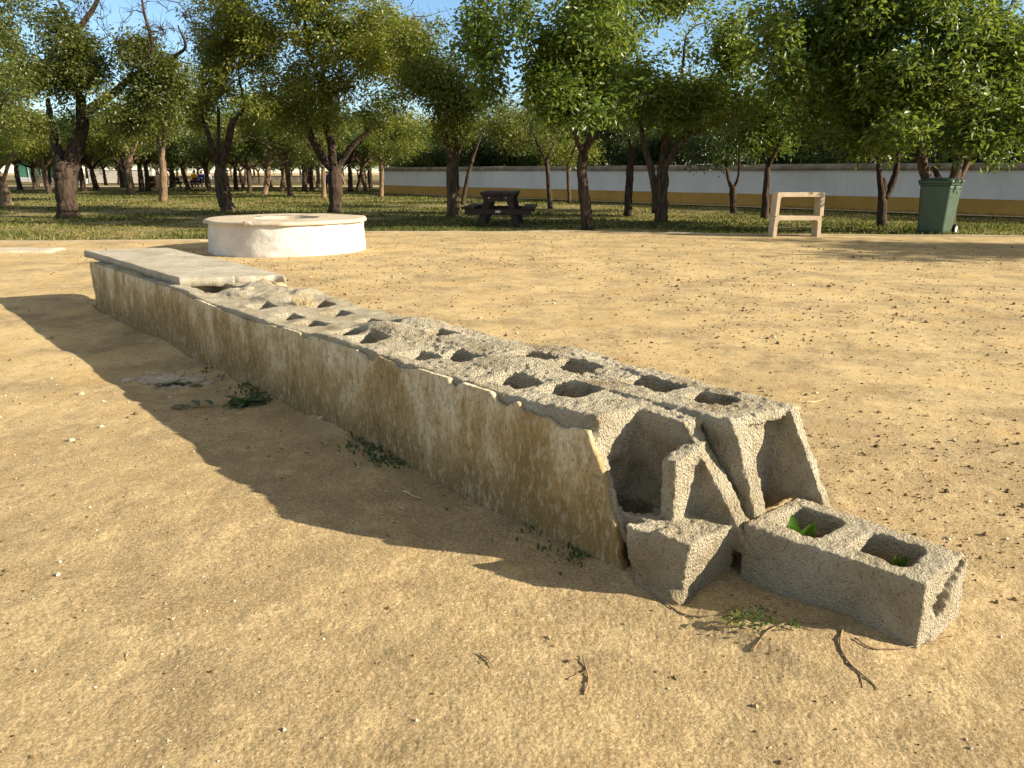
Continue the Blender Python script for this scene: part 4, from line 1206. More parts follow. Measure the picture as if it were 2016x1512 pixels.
def px_tree(name, bx, by, limbs, blobs, ncl, per, size, bark, leaf, label, seed, Y=None, bare=(), back=False, **kw):
    """limbs / blobs traced in photo pixels, placed at the tree's own distance"""
    b = at(bx, by); Y = b[1]; rng = np.random.default_rng(seed + 500)
    s = pxm(math.hypot(Y, 1.2))
    def rel(x, y, dy=0.0): return aty(x, y, Y + dy) - np.array([b[0], Y, 0.0])
    L = []
    for q, (pts, w0, w1) in enumerate(limbs):
        dyend = 0.0 if q == 0 else rng.uniform(-1, 1) * 0.9
        if back: dyend = abs(dyend) + 0.15 * (q > 0)
        P = [rel(x, y, dyend * (i / max(1, len(pts) - 1))) for i, (x, y) in enumerate(pts)]
        P[0] = rel(*pts[0]) if q else np.array([0, 0, 0.0])
        L.append((P, w0 * s / 2 * 0.87, w1 * s / 2 * 0.9))
    B = []
    for bl in blobs:
        cx, cy, rx, ry = bl[:4]; dy = bl[4] if len(bl) > 4 else 0.0
        B.append((rel(cx, cy, dy), np.array([rx * s, min(rx * s, 1.9), ry * s])))
    BR = [(rel(x, y, 0.2), (rx * s, rx * s, ry * s), n) for x, y, rx, ry, n in bare]
    return build_tree(name, (b[0], Y, 0.0), L, B, ncl, per, size, bark, leaf, label, seed, bare=BR, **kw)

# the trees one can tell apart along the lawn edge
px_tree('tree', 135, 430, [([(135, 430), (131, 395), (127, 350), (122, 318)], 44, 36), ([(124, 372), (116, 315), (103, 258), (94, 195)], 31, 9), ([(134, 375), (142, 318), (160, 255), (160, 190)], 36, 20),
        ([(155, 190), (140, 130), (148, 70), (185, 15), (205, -30)], 18, 6), ([(163, 225), (215, 190), (262, 152), (300, 135), (345, 110)], 20, 7), ([(150, 70), (130, 30), (100, -30)], 10, 4), ([(290, 140), (300, 90), (285, 30), (278, -10)], 9, 3), ([(345, 112), (365, 90), (350, 50)], 7, 3)],
        [(70, 95, 85, 95), (55, 190, 70, 70, -0.6), (150, 150, 70, 85), (235, 100, 75, 60, 0.4), (270, 190, 85, 60), (120, 20, 80, 60), (190, 235, 80, 35, 0.3), (330, 150, 50, 45)],
        400, 84, 0.105, 'bark_dark', 'leaf_dull', 'gnarled hollow twin stemmed tree with thin crown and bare top twigs at left', 201,
        bare=[(200, 40, 60, 60, 26), (295, 50, 70, 60, 34), (340, 90, 50, 40, 16)], flare=1.3)
px_tree('tree', 452, 418, [([(452, 418), (440, 385), (433, 325)], 30, 27), ([(430, 325), (418, 290), (405, 252)], 15, 9), ([(436, 325), (448, 285), (458, 235)], 18, 12), ([(458, 240), (480, 210), (470, 150)], 9, 4), ([(405, 255), (395, 210), (400, 130)], 8, 4), ([(430, 320), (430, 270), (430, 210)], 10, 5)],
        [(430, 170, 70, 70), (470, 110, 80, 70), (395, 215, 40, 40), (490, 200, 40, 40), (420, 80, 60, 50), (500, 60, 70, 60), (440, 20, 70, 50)],
        280, 80, 0.105, 'bark_mid', 'leaf_yel', 'forked tree with peeling pale bark streaks behind the left rim of the white well', 202, tbias=0.5, bare=[(410, 60, 60, 60, 14)])
px_tree('tree', 660, 420, [([(662, 420), (660, 375), (659, 325)], 28, 30), ([(655, 335), (632, 305), (616, 275), (600, 235)], 20, 12), ([(660, 325), (650, 275), (637, 215), (632, 160)], 22, 12), ([(664, 328), (690, 292), (712, 270), (745, 235)], 15, 7),
        ([(640, 200), (668, 178), (700, 170)], 9, 4), ([(632, 165), (610, 110), (600, 40)], 10, 4), ([(632, 160), (650, 90), (665, 20)], 9, 4), ([(600, 235), (560, 200), (520, 180)], 9, 4)],
        [(640, 60, 170, 110), (560, 150, 120, 70), (720, 130, 110, 75, 0.3), (600, 215, 130, 42, -0.5), (740, 225, 80, 40), (480, 50, 100, 80, 0.5), (780, 60, 80, 75, 0.5), (640, -70, 150, 70), (690, 60, 120, 90, -0.5), (520, 230, 80, 40)],
        680, 84, 0.115, 'bark_dark', 'leaf_yel', 'big dark trunked tree with wide yellow green crown behind the white well', 203, tbias=0.56, bare=[(830, 60, 60, 60, 16)])
px_tree('tree', 893, 428, [([(893, 428), (892, 370), (891, 315)], 27, 26), ([(888, 320), (878, 275), (872, 245)], 16, 9), ([(896, 315), (900, 260), (895, 200)], 12, 7), ([(900, 320), (912, 250), (915, 180)], 7, 4), ([(872, 250), (850, 190), (830, 130)], 8, 4)],
        [(870, 170, 80, 60), (830, 110, 70, 70), (910, 210, 50, 40), (800, 190, 60, 50), (880, 260, 50, 20)],
        240, 76, 0.105, 'bark_mid', 'leaf_yel', 'rough trunked tree with pruned stub forks just left of the dark picnic table', 204, tbias=0.42, bare=[(880, 120, 50, 60, 22)])
px_tree('tree', 911, 405, [([(911, 405), (918, 360), (930, 315)], 9, 8), ([(930, 315), (940, 285), (952, 250)], 7, 4), ([(952, 250), (985, 240)], 4, 3)],
        [(960, 215, 50, 40), (930, 170, 40, 50)], 50, 60, 0.085, 'bark_dark', 'leaf_dull', 'thin leaning young tree close behind the rough trunk by the picnic table', 205)
px_tree('tree', 1157, 453, [([(1158, 453), (1152, 400), (1146, 345), (1148, 290)], 25, 22), ([(1147, 300), (1134, 270), (1124, 245)], 14, 9), ([(1150, 295), (1166, 265), (1172, 215)], 17, 11), ([(1172, 220), (1190, 160), (1200, 90)], 10, 5), ([(1124, 250), (1090, 190), (1050, 140)], 9, 4), ([(1172, 220), (1130, 130), (1110, 40)], 8, 3)],
        [(1150, 90, 150, 110), (1050, 130, 110, 80), (1010, 60, 100, 85), (1130, 200, 110, 45, -0.6), (1230, 160, 90, 70), (985, 190, 60, 50, 0.4), (1120, -40, 140, 60)],
        400, 72, 0.130, 'bark_dark', 'leaf_big', 'tree with slightly curved smooth trunk and broad drooping leaves right of the picnic table', 206, tbias=0.50)
px_tree('tree', 1300, 438, [([(1299, 438), (1303, 380), (1307, 330)], 27, 25), ([(1300, 345), (1309, 290), (1318, 230)], 17, 9), ([(1312, 320), (1345, 275), (1390, 250), (1440, 228)], 16, 6), ([(1290, 420), (1288, 360), (1272, 298), (1262, 255)], 17, 10), ([(1318, 235), (1340, 160), (1350, 70)], 9, 4), ([(1264, 258), (1250, 190), (1255, 110)], 8, 4)],
        [(1310, 80, 150, 110), (1400, 170, 110, 65), (1260, 190, 90, 60, -0.6), (1330, 215, 100, 42, -0.4), (1430, 90, 70, 75, 0.4), (1480, 190, 60, 50), (1320, -50, 150, 60)],
        420, 64, 0.13, 'bark_mid', 'leaf_big', 'twin trunk tree with a long branch reaching right over the white boundary wall', 207, tbias=0.55)
px_tree('tree', 1236, 427, [([(1236, 427), (1238, 370), (1243, 300)], 17, 14), ([(1243, 305), (1240, 270), (1230, 235)], 10, 5)], [(1240, 220, 80, 50), (1200, 240, 60, 35)], 110, 62, 0.10, 'bark_dark', 'leaf_dark', 'straight dark trunk tree just left of the twin trunk tree', 208)
px_tree('tree', 1084, 412, [([(1084, 412), (1080, 360), (1076, 315)], 11, 9), ([(1076, 320), (1062, 290), (1050, 265)], 6, 3), ([(1077, 318), (1090, 285), (1100, 260)], 6, 3)], [(1070, 245, 80, 45), (1020, 250, 60, 40)], 120, 64, 0.095, 'bark_dark', 'leaf_dull', 'slim trunk tree with a stub at its foot in front of the white wall', 209)
px_tree('tree', 1121, 403, [([(1121, 403), (1120, 365), (1118, 325)], 9, 8), ([(1118, 328), (1128, 300), (1135, 280)], 5, 3)], [(1125, 295, 60, 35), (1110, 265, 60, 40)], 100, 62, 0.10, 'bark_mid', 'leaf_yel', 'short slim tree with bright low crown before the white wall', 210, tbias=0.55)
px_tree('tree', 1444, 420, [([(1444, 420), (1443, 390), (1443, 365)], 13, 15), ([(1440, 370), (1433, 345), (1432, 310)], 8, 7), ([(1446, 368), (1454, 345), (1456, 300)], 6, 5)], [(1440, 270, 90, 50), (1400, 290, 60, 30)], 140, 66, 0.11, 'bark_dark', 'leaf_dark', 'small dark tree with a tuning fork shaped trunk before the boundary wall', 211)
px_tree('tree', 1505, 432, [([(1505, 432), (1508, 380), (1512, 325)], 16, 14), ([(1512, 330), (1500, 290), (1490, 250)], 8, 4), ([(1512, 330), (1530, 290), (1545, 260)], 8, 4)], [(1520, 240, 100, 60), (1560, 200, 80, 60), (1490, 280, 70, 35)], 190, 70, 0.11, 'bark_dark', 'leaf_big', 'straight black trunk tree just left of the stacked concrete frames', 212, tbias=0.35)
px_tree('tree', 1736, 447, [([(1736, 447), (1737, 400), (1740, 350)], 20, 17), ([(1738, 410), (1732, 350), (1728, 300)], 14, 9), ([(1742, 390), (1760, 350), (1770, 300)], 16, 9), ([(1728, 305), (1700, 240), (1660, 190)], 9, 4)],
        [(1700, 210, 120, 70), (1640, 160, 90, 75), (1720, 280, 90, 32, -0.3), (1600, 240, 70, 45), (1770, 150, 90, 80)],
        240, 68, 0.130, 'bark_dark', 'leaf_big', 'three stemmed dark tree between the concrete frames and the green bin', 213, tbias=0.46)
px_tree('tree', 1840, 456, [([(1834, 456), (1840, 430), (1832, 380), (1815, 320), (1806, 270)], 22, 17), ([(1868, 455), (1872, 390), (1882, 330), (1893, 270), (1915, 210)], 26, 15), ([(1862, 380), (1845, 345), (1838, 330)], 13, 10), ([(1880, 370), (1905, 320), (1915, 290)], 13, 8), ([(1806, 275), (1780, 200), (1720, 120)], 13, 5), ([(1915, 210), (1935, 130), (1945, 60)], 14, 7), ([(1945, 70), (1925, 30), (1900, -10)], 9, 4), ([(1945, 70), (1975, 40), (2000, -10)], 9, 4), ([(1720, 120), (1640, 80), (1560, 60)], 6, 3)],
        [(1800, 130, 160, 110), (1680, 90, 130, 85), (1580, 75, 90, 55, -0.3), (1900, 200, 120, 75), (1980, 250, 80, 60, -0.8), (1960, 110, 110, 90), (1830, 255, 130, 40, -0.6), (1740, 0, 200, 70), (1560, 150, 50, 60), (1620, 30, 120, 50)],
        600, 74, 0.142, 'bark_mid', 'leaf_big', 'large multi stemmed tree with dense glossy leaves behind the green bin', 214, tbias=0.46, back=True)
px_tree('tree', 14, 407, [([(20, 408), (5, 372), (-8, 335)], 26, 20), ([(-8, 338), (-25, 300), (-40, 250)], 15, 8), ([(2, 365), (15, 330), (25, 300)], 9, 5)],
        [(-20, 200, 90, 90), (20, 150, 60, 90), (-30, 90, 80, 70)], 260, 70, 0.115, 'bark_pale', 'leaf_yel', 'leaning pale brown trunk cut by the left edge of the photo', 215, tbias=0.5)
px_tree('tree', 321, 398, [([(322, 398), (321, 350), (318, 300)], 16, 13), ([(318, 303), (311, 285), (309, 268)], 8, 5), ([(320, 300), (322, 275), (320, 240)], 9, 5)], [(320, 215, 90, 55), (260, 230, 60, 40), (370, 200, 60, 50)], 190, 66, 0.10, 'bark_pale', 'leaf_yel', 'straight pale trunk tree with a small fork left of the peeling trunk', 216, tbias=0.5)
px_tree('tree', 262, 384, [([(264, 384), (256, 355), (253, 325), (258, 308)], 13, 10), ([(258, 310), (245, 280), (235, 260)], 6, 3), ([(258, 310), (268, 285), (275, 265)], 5, 3)], [(250, 240, 80, 50), (200, 260, 60, 35)], 150, 62, 0.10, 'bark_pale', 'leaf_yel', 'bent pale trunk tree between the hollow tree and the straight pale trunk', 217)
px_tree('tree', 637, 391, [([(636, 391), (637, 355), (636, 330)], 10, 10), ([(635, 333), (629, 318), (622, 300)], 5, 3), ([(637, 333), (643, 318), (650, 300)], 5, 3)], [(640, 280, 70, 35), (600, 270, 60, 35)], 100, 60, 0.11, 'bark_pale', 'leaf_dull', 'pale reddish forked trunk just left of the big tree behind the well', 218)
px_tree('tree', 750, 389, [([(749, 389), (752, 350), (750, 318)], 10, 9), ([(750, 322), (735, 295), (725, 280)], 5, 3), ([(751, 320), (765, 295), (775, 280)], 5, 3)], [(755, 270, 85, 45), (800, 260, 60, 45)], 150, 62, 0.11, 'bark_pale', 'leaf_yel', 'slim pale trunk tree by the left end of the boundary wall', 219, tbias=0.5)

# generic grove trees, built once each, then copied one by one
def generic(seed, h, leaf, bark, ncl, per, size):
    rng = np.random.default_rng(seed)
    th = h * rng.uniform(0.28, 0.36)
    top = np.array([rng.normal(0, 0.12), rng.normal(0, 0.12), th])
    limbs = [([np.zeros(3), top * 0.5 + rng.normal(0, 0.06, 3) * [1, 1, 0], top], 0.13, 0.11)]
    for k in range(4):
        a = k * 1.57 + rng.uniform(0, 0.8); l = rng.uniform(0.8, 1.3)
        e = top + np.array([math.cos(a) * l, math.sin(a) * l, rng.uniform(0.7, 1.3)])
        limbs.append(([top - [0, 0, 0.05], (top + e) / 2 + rng.normal(0, 0.1, 3), e], 0.08, 0.03))
    blobs = [(np.array([rng.normal(0, 0.9), rng.normal(0, 0.9), th + rng.uniform(0.9, h - th - 0.6)]), np.array([rng.uniform(1.0, 1.7), rng.uniform(1.0, 1.7), rng.uniform(0.7, 1.1)])) for _ in range(8)]
    return build_tree('tree', (0, 0, 0), limbs, blobs, ncl, per, size, bark, leaf, 'x', seed, sig=0.2, nside=8)
protos = [generic(301, 4.3, 'leaf_yel', 'bark_pale', 150, 52, 0.15), generic(302, 4.0, 'leaf_dull', 'bark_mid', 150, 52, 0.15),
          generic(303, 4.6, 'leaf_big', 'bark_dark', 150, 52, 0.155), generic(304, 4.4, 'leaf_dark', 'bark_dark', 170, 54, 0.155), generic(305, 3.8, 'leaf_yel', 'bark_mid', 150, 52, 0.15)]
def generic_bush(seed):
    rng = np.random.default_rng(seed)
    limbs = [([np.zeros(3), np.array([0.1, 0, 0.5]), np.array([0.0, 0.1, 1.2])], 0.09, 0.06)]
    for k in range(4):
        a = k * 1.57 + rng.uniform(0, 0.8)
        limbs.append(([np.array([0.05, 0, 0.5]), np.array([math.cos(a) * .5, math.sin(a) * .5, 1.1]), np.array([math.cos(a) * .9, math.sin(a) * .9, 1.9])], 0.05, 0.02))
    blobs = [(np.array([rng.normal(0, 0.8), rng.normal(0, 0.6), rng.uniform(0.9, 2.6)]), np.array([1.2, 1.0, 0.9])) for _ in range(7)]
    return build_tree('tree', (0, 0, 0), limbs, blobs, 200, 60, 0.13, 'bark_dark', 'leaf_dark', 'x', seed, sig=0.2, nside=6)
protos.append(generic_bush(306))
used = [False] * len(protos)
def plant(kind, x, y, sc, rz, label, group):
    o = protos[kind] if not used[kind] else copy_thing(protos[kind])
    used[kind] = True
    o.location = (x, y, 0); o.rotation_euler = (0, 0, rz); o.scale = (sc, sc, sc * random.uniform(0.92, 1.1))
    o['label'] = label; o['group'] = group
    return o
rg = random.Random(11)
GROVE = 'small distant tree in the crowded grove beyond the lawn'
taken = []
for bx, by in [(40, 375), (70, 372), (97, 371), (192, 372), (209, 366), (236, 364), (280, 378), (292, 377), (345, 372), (372, 374), (414, 378), (492, 382), (520, 384), (465, 374), (555, 379), (573, 386), (600, 378), (615, 376), (480, 372), (535, 370), (690, 378), (705, 376), (722, 377), (730, 372), (440, 370), (165, 378)]:
    p = at(bx, by); taken.append((p[0], p[1]))
    plant(rg.choice([0, 1, 2, 3, 3, 4]), p[0], p[1], rg.uniform(0.95, 1.3), rg.uniform(0, 6.28), GROVE, 'grove trees')
for gy in np.arange(46, 118, 7.0):
    for gx_ in np.arange(-76, 8, 5.6):
        x = gx_ + rg.uniform(-1.8, 1.8); y = gy + rg.uniform(-1.8, 1.8)
        if abs(x) > 0.72 * y or 61.5 < y < 68.5: continue
        if y < 45 - 1.148 * (x + 7.3) + 2 and x > -9: continue
        if any((x - a) ** 2 + (y - b) ** 2 < 9 for a, b in taken): continue
        plant(rg.choice([0, 1, 2, 3, 4]), x, y, rg.uniform(0.9, 1.3), rg.uniform(0, 6.28), GROVE, 'grove trees')
# trees behind the boundary wall
P0, D, NN, Ln = BW
for k in range(22):
    u = 1.5 + k * 2.4; off = -2.6 - rg.uniform(0, 1.6)
    q = P0 + D * u + NN * off
    plant(3 if k % 4 else 2, q[0], q[1], rg.uniform(0.8, 1.05), rg.uniform(0, 6.28), 'dark leafy tree rising close behind the white boundary wall', 'trees behind the boundary wall')
for k in range(16):
    u = 0 + k * 3.6; q = P0 + D * u + NN * (-9 - rg.uniform(0, 5))
    plant(rg.choice([1, 2, 4]), q[0], q[1], rg.uniform(1.1, 1.5), rg.uniform(0, 6.28), 'taller pale green tree standing well beyond the white boundary wall', 'trees beyond the boundary wall')
for k in range(26):
    u = 0.6 + k * 2.0; q = P0 + D * u + NN * (-3.2 - rg.uniform(0, 0.8))
    plant(5, q[0], q[1], rg.uniform(0.85, 1.1), rg.uniform(0, 6.28), 'low branched dark evergreen shrub tree pressed against the back of the boundary wall', 'evergreens behind the boundary wall')
# a tree of the same row standing just outside the view; its shade lies on the sand
plant(2, 16.0, 9.7, 1.0, 0.4, 'tree outside the right edge of the view casting shade on the sand', 'lawn edge trees')
for k, u in enumerate(used):
    if not u: bpy.data.objects.remove(protos[k])

# ------------------------------------------------------------------ small things on the sand
def gz(x, y): return float(gheight(np.array([x]), np.array([y]))[0])
def twig(pts, r, label, name='dry_twig', mat='twig', sub=()):
    P = []
    for x, y in pts:
        q = at(x, y); P.append((q[0], q[1], gz(q[0], q[1]) + r * 0.8))
    P = spline(P, 4 * len(P)); P[:, 2] += np.abs(RNG.normal(0, r * 0.6, len(P)))
    m = MB(); m.tube(P, np.linspace(r, r * 0.45, len(P)), 6, wob=0.3, seed=len(pts))
    for s_ in sub:
        Q = []
        for x, y in s_:
            q = at(x, y); Q.append((q[0], q[1], gz(q[0], q[1]) + r * 0.7))
        Q = spline(Q, 4 * len(Q)); m.tube(Q, np.linspace(r * 0.7, r * 0.3, len(Q)), 5, wob=0.3)
    tag(m.build(name, M[mat], None, True), label, 'twig')
twig([(1655, 1262), (1652, 1290), (1672, 1318), (1705, 1340), (1730, 1362)], 0.0035, 'bent brown twig lying in front of the hollow block end', sub=[[(1668, 1315), (1690, 1330), (1698, 1358)]])
twig([(1680, 1275), (1720, 1290), (1790, 1282), (1860, 1268)], 0.003, 'long pale twig lying along the foot of the hollow block')
twig([(1150, 1372), (1158, 1340), (1150, 1305), (1146, 1290)], 0.003, 'short forked twig lying alone on the near sand', sub=[[(1118, 1340), (1140, 1328), (1156, 1326)]])
twig([(1310, 1190), (1350, 1215), (1400, 1222), (1450, 1210)], 0.003, 'thin dark root twig by the crumbled block corner')
twig([(1480, 1290), (1510, 1262), (1560, 1245), (1620, 1250)], 0.003, 'curved pale twig among the weeds by the block', sub=[[(1555, 1246), (1600, 1262)]])
twig([(795, 965), (812, 972), (828, 979)], 0.005, 'short white stick in the shade beside the plaster face', mat='straw')
twig([(1585, 797), (1605, 795), (1622, 791)], 0.005, 'white stick lying on sand beyond the right side of the wall', mat='straw')
twig([(945, 1290), (958, 1300), (970, 1318)], 0.003, 'little dark twig left of the forked twig', mat='twig')

def stone(px, py, r, label, mat='stone', name='stone', zb=None):
    r = r * (0.62 if zb is None else 1.0)
    q = at(px, py, zb or 0.0); n = 14
    V = []; u = np.linspace(0.05, math.pi - 0.05, 9); a = np.linspace(0, 2 * math.pi, n, endpoint=False)
    U, A = np.meshgrid(u, a, indexing='ij')
    x = np.sin(U) * np.cos(A); y = np.sin(U) * np.sin(A); z = np.cos(U)
    d = 1 + 0.35 * noise3(x * 1.6 + px, y * 1.6, z * 1.6, int(px)) + 0.12 * noise3(x * 5, y * 5, z * 5, int(px) + 1)
    V = np.stack([x * d * r * 1.3, y * d * r, z * d * r * 0.75], -1).reshape(-1, 3) + np.array([q[0], q[1], (gz(q[0], q[1]) if zb is None else zb) + r * 0.4])
    i = np.arange(8)[:, None] * n; j = np.arange(n)[None]; j2 = (j + 1) % n
    F = np.stack([i + j, i + n + j, i + n + j2, i + j2], -1).reshape(-1, 4)
    caps = [np.array([list(range(n))]), np.array([[8 * n + k for k in range(n)][::-1]])]
    tag(mesh_np(name, V, [F] + caps, M[mat]), label, 'stone')
stone(160, 775, 0.020, 'small pale stone on sunlit sand beside the wall shadow edge, the farther of two')
stone(140, 868, 0.019, 'small tan stone on sunlit sand at left, the nearer of two')
stone(1752, 826, 0.014, 'yellow leaf like stone on the sand right of the broken wall', 'straw')
stone(632, 832, 0.018, 'whitish stone at the foot of the plaster face')
stone(944, 628, 0.024, 'rounded pale stone on the sand beyond the wall middle')
stone(1606, 778, 0.016, 'white pebble on sand behind the white stick')
stone(520, 566, 0.050, 'ochre rubble stone wedged under the near edge of the cap slab, the left of two', 'brickstone', 'rubble_stone', 0.425)
stone(548, 569, 0.042, 'brown rubble stone wedged under the near edge of the cap slab, the right of two', 'brickstone', 'rubble_stone', 0.425)
stone(490, 577, 0.040, 'grey rounded rubble lump on the wall top before the cap slab', 'core', 'rubble_stone', 0.43)
stone(1825, 634, 0.030, 'dark clod on sand at right', 'twig', 'clod')

def leafy(center, n, size, spread, lift, mat, seed, up=0.3, width=0.3):
    rng = np.random.default_rng(seed)
    V = []; F = []; T = []
    for k in range(n):
        a = rng.uniform(0, 6.28); d = np.array([math.cos(a), math.sin(a), up * rng.uniform(0.2, 1.6)]); d /= np.linalg.norm(d)
        b = center + np.array([rng.normal(0, spread), rng.normal(0, spread), rng.uniform(0, lift)])
        L = size * rng.uniform(0.6, 1.2); w = np.cross(d, [0, 0, 1]); w /= np.linalg.norm(w)
        nrm = np.cross(w, d); m = 6
        base = len(V)
        for i in range(m):
            t = i / (m - 1); hw = L * width * math.sin(math.pi * min(1, t * 0.97 + 0.02)) ** 0.8
            c = b + d * L * t - np.array([0, 0, 1]) * L * 0.35 * t * t
            V += [c - w * hw + nrm * hw * 0.35, c, c + w * hw + nrm * hw * 0.35]
        for i in range(m - 1):
            for s_ in (0, 1): F.append([base + 3 * i + s_, base + 3 * i + s_ + 1, base + 3 * i + 4 + s_, base + 3 * i + 3 + s_]); T.append(rng.uniform(0.2, 0.9))
    V = np.array(V);     return V, np.array(F), T
def weed(px, py, z, n, size, spread, mat, seed, label, up=0.5, lift=0.02, width=0.3, name='weed'):
    q = at(px, py, z); g0 = gz(q[0], q[1]); V, F, T = leafy(np.array([q[0], q[1], g0 + z]), n, size, spread, lift, mat, seed, up, width)
    V[:, 2] = np.maximum(V[:, 2], gheight(V[:, 0], V[:, 1]) + 0.002)
    return tag(mesh_np(name, V, F, M[mat], None, True, {'tint': ('FACE', T)}), label, 'weed')
def upright_leaves(name, label, P, leaves, mat='weed'):
    """a small plant: stem root at P, leaves given as (dx, dy, dz tip offset, width)"""
    root = empty(name, tuple(P)); tag(root, label, 'weed')
    for k, (dx, dy, dz, wd) in enumerate(leaves):
        V = []; F = []; m = 8; d = np.array([dx, dy, dz]); L = np.linalg.norm(d)
        w = np.cross(d, [0.2, -1, 0.3]); w /= np.linalg.norm(w); nr = np.cross(w, d / L)
        for i in range(m):
            t = i / (m - 1); hw = wd * math.sin(math.pi * min(1.0, 0.08 + 0.92 * t)) ** 0.7
            c = d * t + nr * L * 0.18 * t * t
            V += [c - w * hw + nr * hw * 0.4, c, c + w * hw + nr * hw * 0.4]
        for i in range(m - 1):
            for s_ in (0, 1): F.append([3 * i + s_, 3 * i + s_ + 1, 3 * i + 4 + s_, 3 * i + 3 + s_])
        mesh_np('leaf', np.array(V), np.array(F), M[mat], root, True, {'tint': ('FACE', [0.35 + 0.15 * (k % 3)] * len(F))})
c1 = w2w(6.77, 0.345, 0.10); upright_leaves('weed', 'broad leaved green weed growing in the first cell of the hollow block', c1, [(-0.045, -0.02, 0.10, 0.026), (0.045, 0.01, 0.095, 0.026), (0.0, -0.03, 0.085, 0.024), (-0.02, 0.03, 0.11, 0.022), (0.03, -0.03, 0.06, 0.02)])
c2 = w2w(7.035, 0.405, 0.085); upright_leaves('weed', 'young two leaved seedling in the second cell of the hollow block', c2, [(-0.012, 0.0, 0.098, 0.016), (0.022, 0.008, 0.09, 0.016), (0.008, -0.01, 0.05, 0.01)])
weed(1490, 1240, 0.006, 110, 0.013, 0.030, 'weed_mid', 404, 'low green weed patch with dry stalks in front of the hollow block', 0.8, 0.02, 0.32)
weed(1560, 1252, 0.006, 26, 0.011, 0.012, 'weed_mid', 407, 'smaller green sprig just right of the weed patch before the hollow block', 0.8, 0.015, 0.3)
for i, (x, y) in enumerate(((1425, 1232), (1452, 1222), (1445, 1238))):
    weed(x, y, 0.006, 3, 0.03, 0.008, 'grass', 420 + i, ('crumpled dry leaf left of the weed patch', 'curled dry leaf behind the weed patch', 'flat dry leaf touching the weed patch')[i], 0.5, 0.01, 0.35, 'dry_leaf')
# fallen leafy sprig in the shade
def sprig(P, label, seed, L=0.07, mat='weed_dark'):
    root_pts = []
    for x, y in P:
        q = at(x, y); root_pts.append((q[0], q[1], gz(q[0], q[1]) + 0.012))
    Q = spline(root_pts, 16); root = empty('leafy_sprig', tuple(Q[0])); tag(root, label, 'fallen branch')
    m = MB(); m.tube(Q - Q[0], np.linspace(0.005, 0.003, 16), 6); m.build('stem', M['twig'], root, True)
    rng = np.random.default_rng(seed); V = []; F = []; T = []
    for k in range(26):
        b = Q[rng.integers(2, 16)] - Q[0]; a = rng.uniform(0, 6.28)
        d = np.array([math.cos(a), math.sin(a), rng.uniform(0.0, 0.5)]); l = L * rng.uniform(0.7, 1.5); w = np.cross(d, [0, 0, 1]); w /= np.linalg.norm(w)
        base = len(V)
        for i in range(6):
            t = i / 5; hw = l * 0.17 * math.sin(math.pi * (0.03 + 0.95 * t)); c = b + d * l * t - np.array([0, 0, 0.25 * l * t * t])
            V += [c - w * hw + [0, 0, hw * .3], c, c + w * hw + [0, 0, hw * .3]]
        for i in range(5):
            for s_ in (0, 1): F.append([base + 3 * i + s_, base + 3 * i + s_ + 1, base + 3 * i + 4 + s_, base + 3 * i + 3 + s_]); T.append(rng.uniform(0.1, 0.8))
    mesh_np('leaves', np.array(V), np.array(F), M[mat], root, True, {'tint': ('FACE', T)})
sprig([(520, 790), (480, 795), (420, 800), (350, 806)], 'long leafy sprig lying in the shade at the foot of the plaster', 411, 0.085)
sprig([(385, 755), (350, 752), (310, 757)], 'smaller leafy sprig lying on the white ash patch', 412, 0.05)
# white ash patch on the ground
def ash():
    c = at(320, 742); xs = np.linspace(-0.42, 0.42, 150); ys = np.linspace(-0.22, 0.22, 90)
    X, Y = np.meshgrid(xs, ys, indexing='ij')
    e = 0.7 - (X / 0.36) ** 2 - (Y / 0.16) ** 2 + 0.7 * noise2(X * 9, Y * 9, 431) + 0.6 * noise2(X * 26, Y * 26, 432) + 0.35 * noise2(X * 60, Y * 60, 434)
    rot = -0.45; XX = c[0] + X * math.cos(rot) - Y * math.sin(rot); YY = c[1] + X * math.sin(rot) + Y * math.cos(rot)
    Z = gheight(XX.ravel(), YY.ravel()).reshape(X.shape) + np.clip(e, -0.3, 0.4) * 0.014 + 0.002 + 0.004 * noise2(X * 60, Y * 60, 433) * (e > 0)
    V = np.stack([XX, YY, Z], -1).reshape(-1, 3); m = len(ys)
    i = np.arange(len(xs) - 1)[:, None] * m; j = np.arange(m - 1)[None]
    F = np.stack([i + j, i + m + j, i + m + j + 1, i + j + 1], -1).reshape(-1, 4)
    ok = (e > -0.15).ravel(); F = F[ok[F].all(1)]
    tag(mesh_np('ash', V, F, M['fluff']), kind='stuff')
ash()
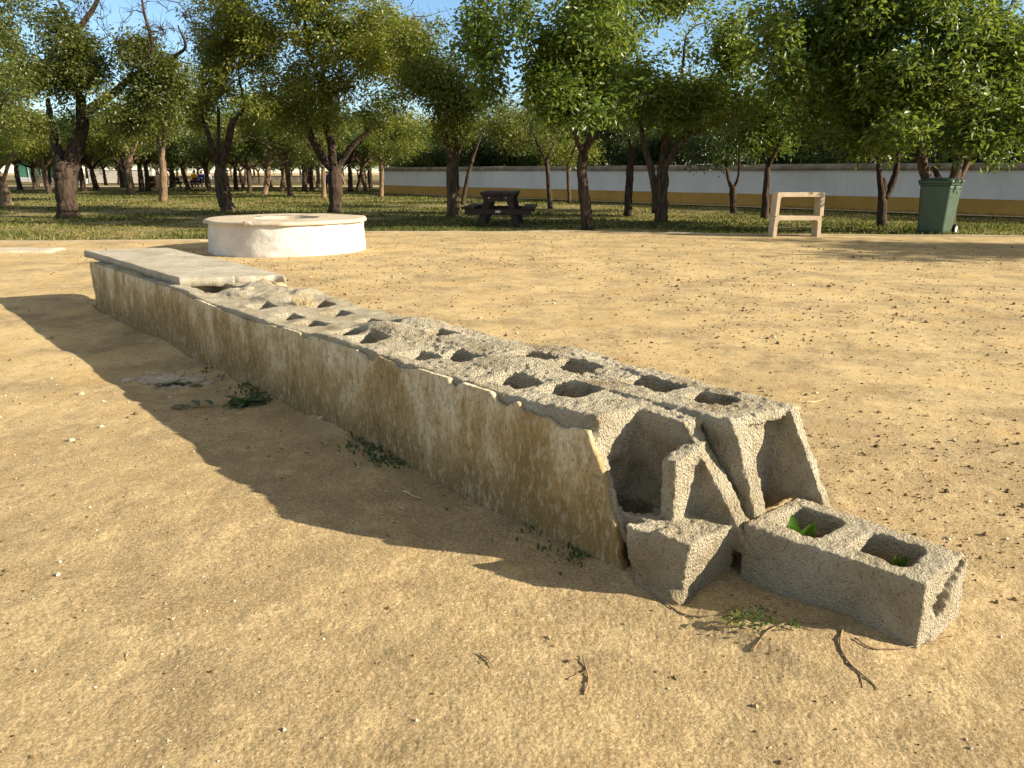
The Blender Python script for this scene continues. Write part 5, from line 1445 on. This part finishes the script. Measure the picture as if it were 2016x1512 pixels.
# weeds and moss along the shaded foot
def foot_weeds():
    rng = np.random.default_rng(441); n = 5200
    s = rng.uniform(0.9, 6.3, n); t = -0.02 - np.abs(rng.normal(0, 0.06, n))
    g = noise2(s * 1.6, t * 0, 442) + 0.35 * noise2(s * 9, t * 9, 443) + 0.12; k = g > 0.1 + rng.random(n) * 1.6; s, t = s[k], t[k]; n = len(s)
    B = w2w(s, t, np.zeros(n)); B[:, 2] = gheight(B[:, 0], B[:, 1])
    h = rng.uniform(0.006, 0.028, n); a = rng.uniform(0, 6.28, n); w = rng.uniform(0.003, 0.007, n)
    D = np.stack([np.cos(a) * w, np.sin(a) * w, 0 * w], 1); le = rng.normal(0, 0.6, (n, 2)) * h[:, None]
    T = B + np.stack([le[:, 0], le[:, 1], h], 1); Mi = (B + T) / 2 + np.stack([0 * h, 0 * h, h * .2], 1)
    V = np.stack([B - D * .3, B + D * .3, Mi + D, T, Mi - D], 1).reshape(-1, 3); q = np.arange(n)[:, None] * 5
    tint = rng.uniform(0, 1, n)
    tag(mesh_np('ground_weeds', V, [q + np.array([[0, 1, 2, 4]]), q + np.array([[4, 2, 3]])], M['weed_dark'], None, False, {'tint': ('FACE', np.concatenate([tint, tint]))}), kind='stuff')
foot_weeds()
# fallen leaves blown over the sand: uncountable
def litter():
    rng = np.random.default_rng(461); n = 900
    r_ = 1.6 * (14.5 / 1.6) ** rng.random(n); a = rng.uniform(-R(39), R(39), n); X = r_ * np.sin(a); Y = r_ * np.cos(a)
    s, t = wall_coords(X, Y)
    keep = (Y < kerb_y(X) - 0.1) & ~((t > -0.02) & (t < 0.68) & (s > -0.2) & (s < 7.2)) & (np.hypot(X + 3.56, Y - 12.43) > 1.25)
    keep &= rng.random(n) < np.where((np.abs(t + 0.25) < 0.25) & (s > 0) & (s < 6.0), 0.5, 0.04)
    X, Y = X[keep], Y[keep]; n = len(X); th = rng.uniform(0, 6.28, n); L = rng.uniform(0.006, 0.018, n); wd = L * rng.uniform(0.12, 0.3, n)
    c = np.stack([X, Y, gheight(X, Y) + 0.003], 1); d = np.stack([np.cos(th), np.sin(th), rng.normal(0, 0.15, n)], 1) * L[:, None]; w = np.stack([-np.sin(th), np.cos(th), rng.normal(0, 0.4, n)], 1) * wd[:, None]
    up = np.stack([0 * L, 0 * L, L * 0.18 + 0.001], 1)
    V = np.stack([c - d, c + w + up, c + d, c - w + up * 0.4], 1).reshape(-1, 3)
    tag(mesh_np('leaf_litter', V, np.arange(n)[:, None] * 4 + np.array([[0, 1, 2, 3]]), M['clod'], None, False, {'tint': ('FACE', rng.choice([0.05, 0.3, 0.45, 0.8, 0.95], n))}), kind='stuff')
litter()
# dry grass tuft growing out of the wall top
def tuft():
    s0, t0 = st_top(592, 600); c = w2w(s0, t0, ztop(s0) - 0.01); rng = np.random.default_rng(451)
    m = MB()
    for k in range(60):
        a = rng.uniform(0, 6.28); L = rng.uniform(0.05, 0.14); b = c + np.array([rng.normal(0, 0.035), rng.normal(0, 0.035), 0])
        e = b + np.array([math.cos(a) * L * 0.6, math.sin(a) * L * 0.6, L * rng.uniform(0.3, 0.9)])
        m.tube(spline([b, (b + e) / 2 + [0, 0, L * 0.2], e], 5), np.linspace(0.0022, 0.0008, 5), 4, cap=False)
    tag(m.build('dry_grass_tuft', M['straw'], None, True), 'dry straw coloured grass tuft growing on top of the broken wall', 'dry grass')
tuft()
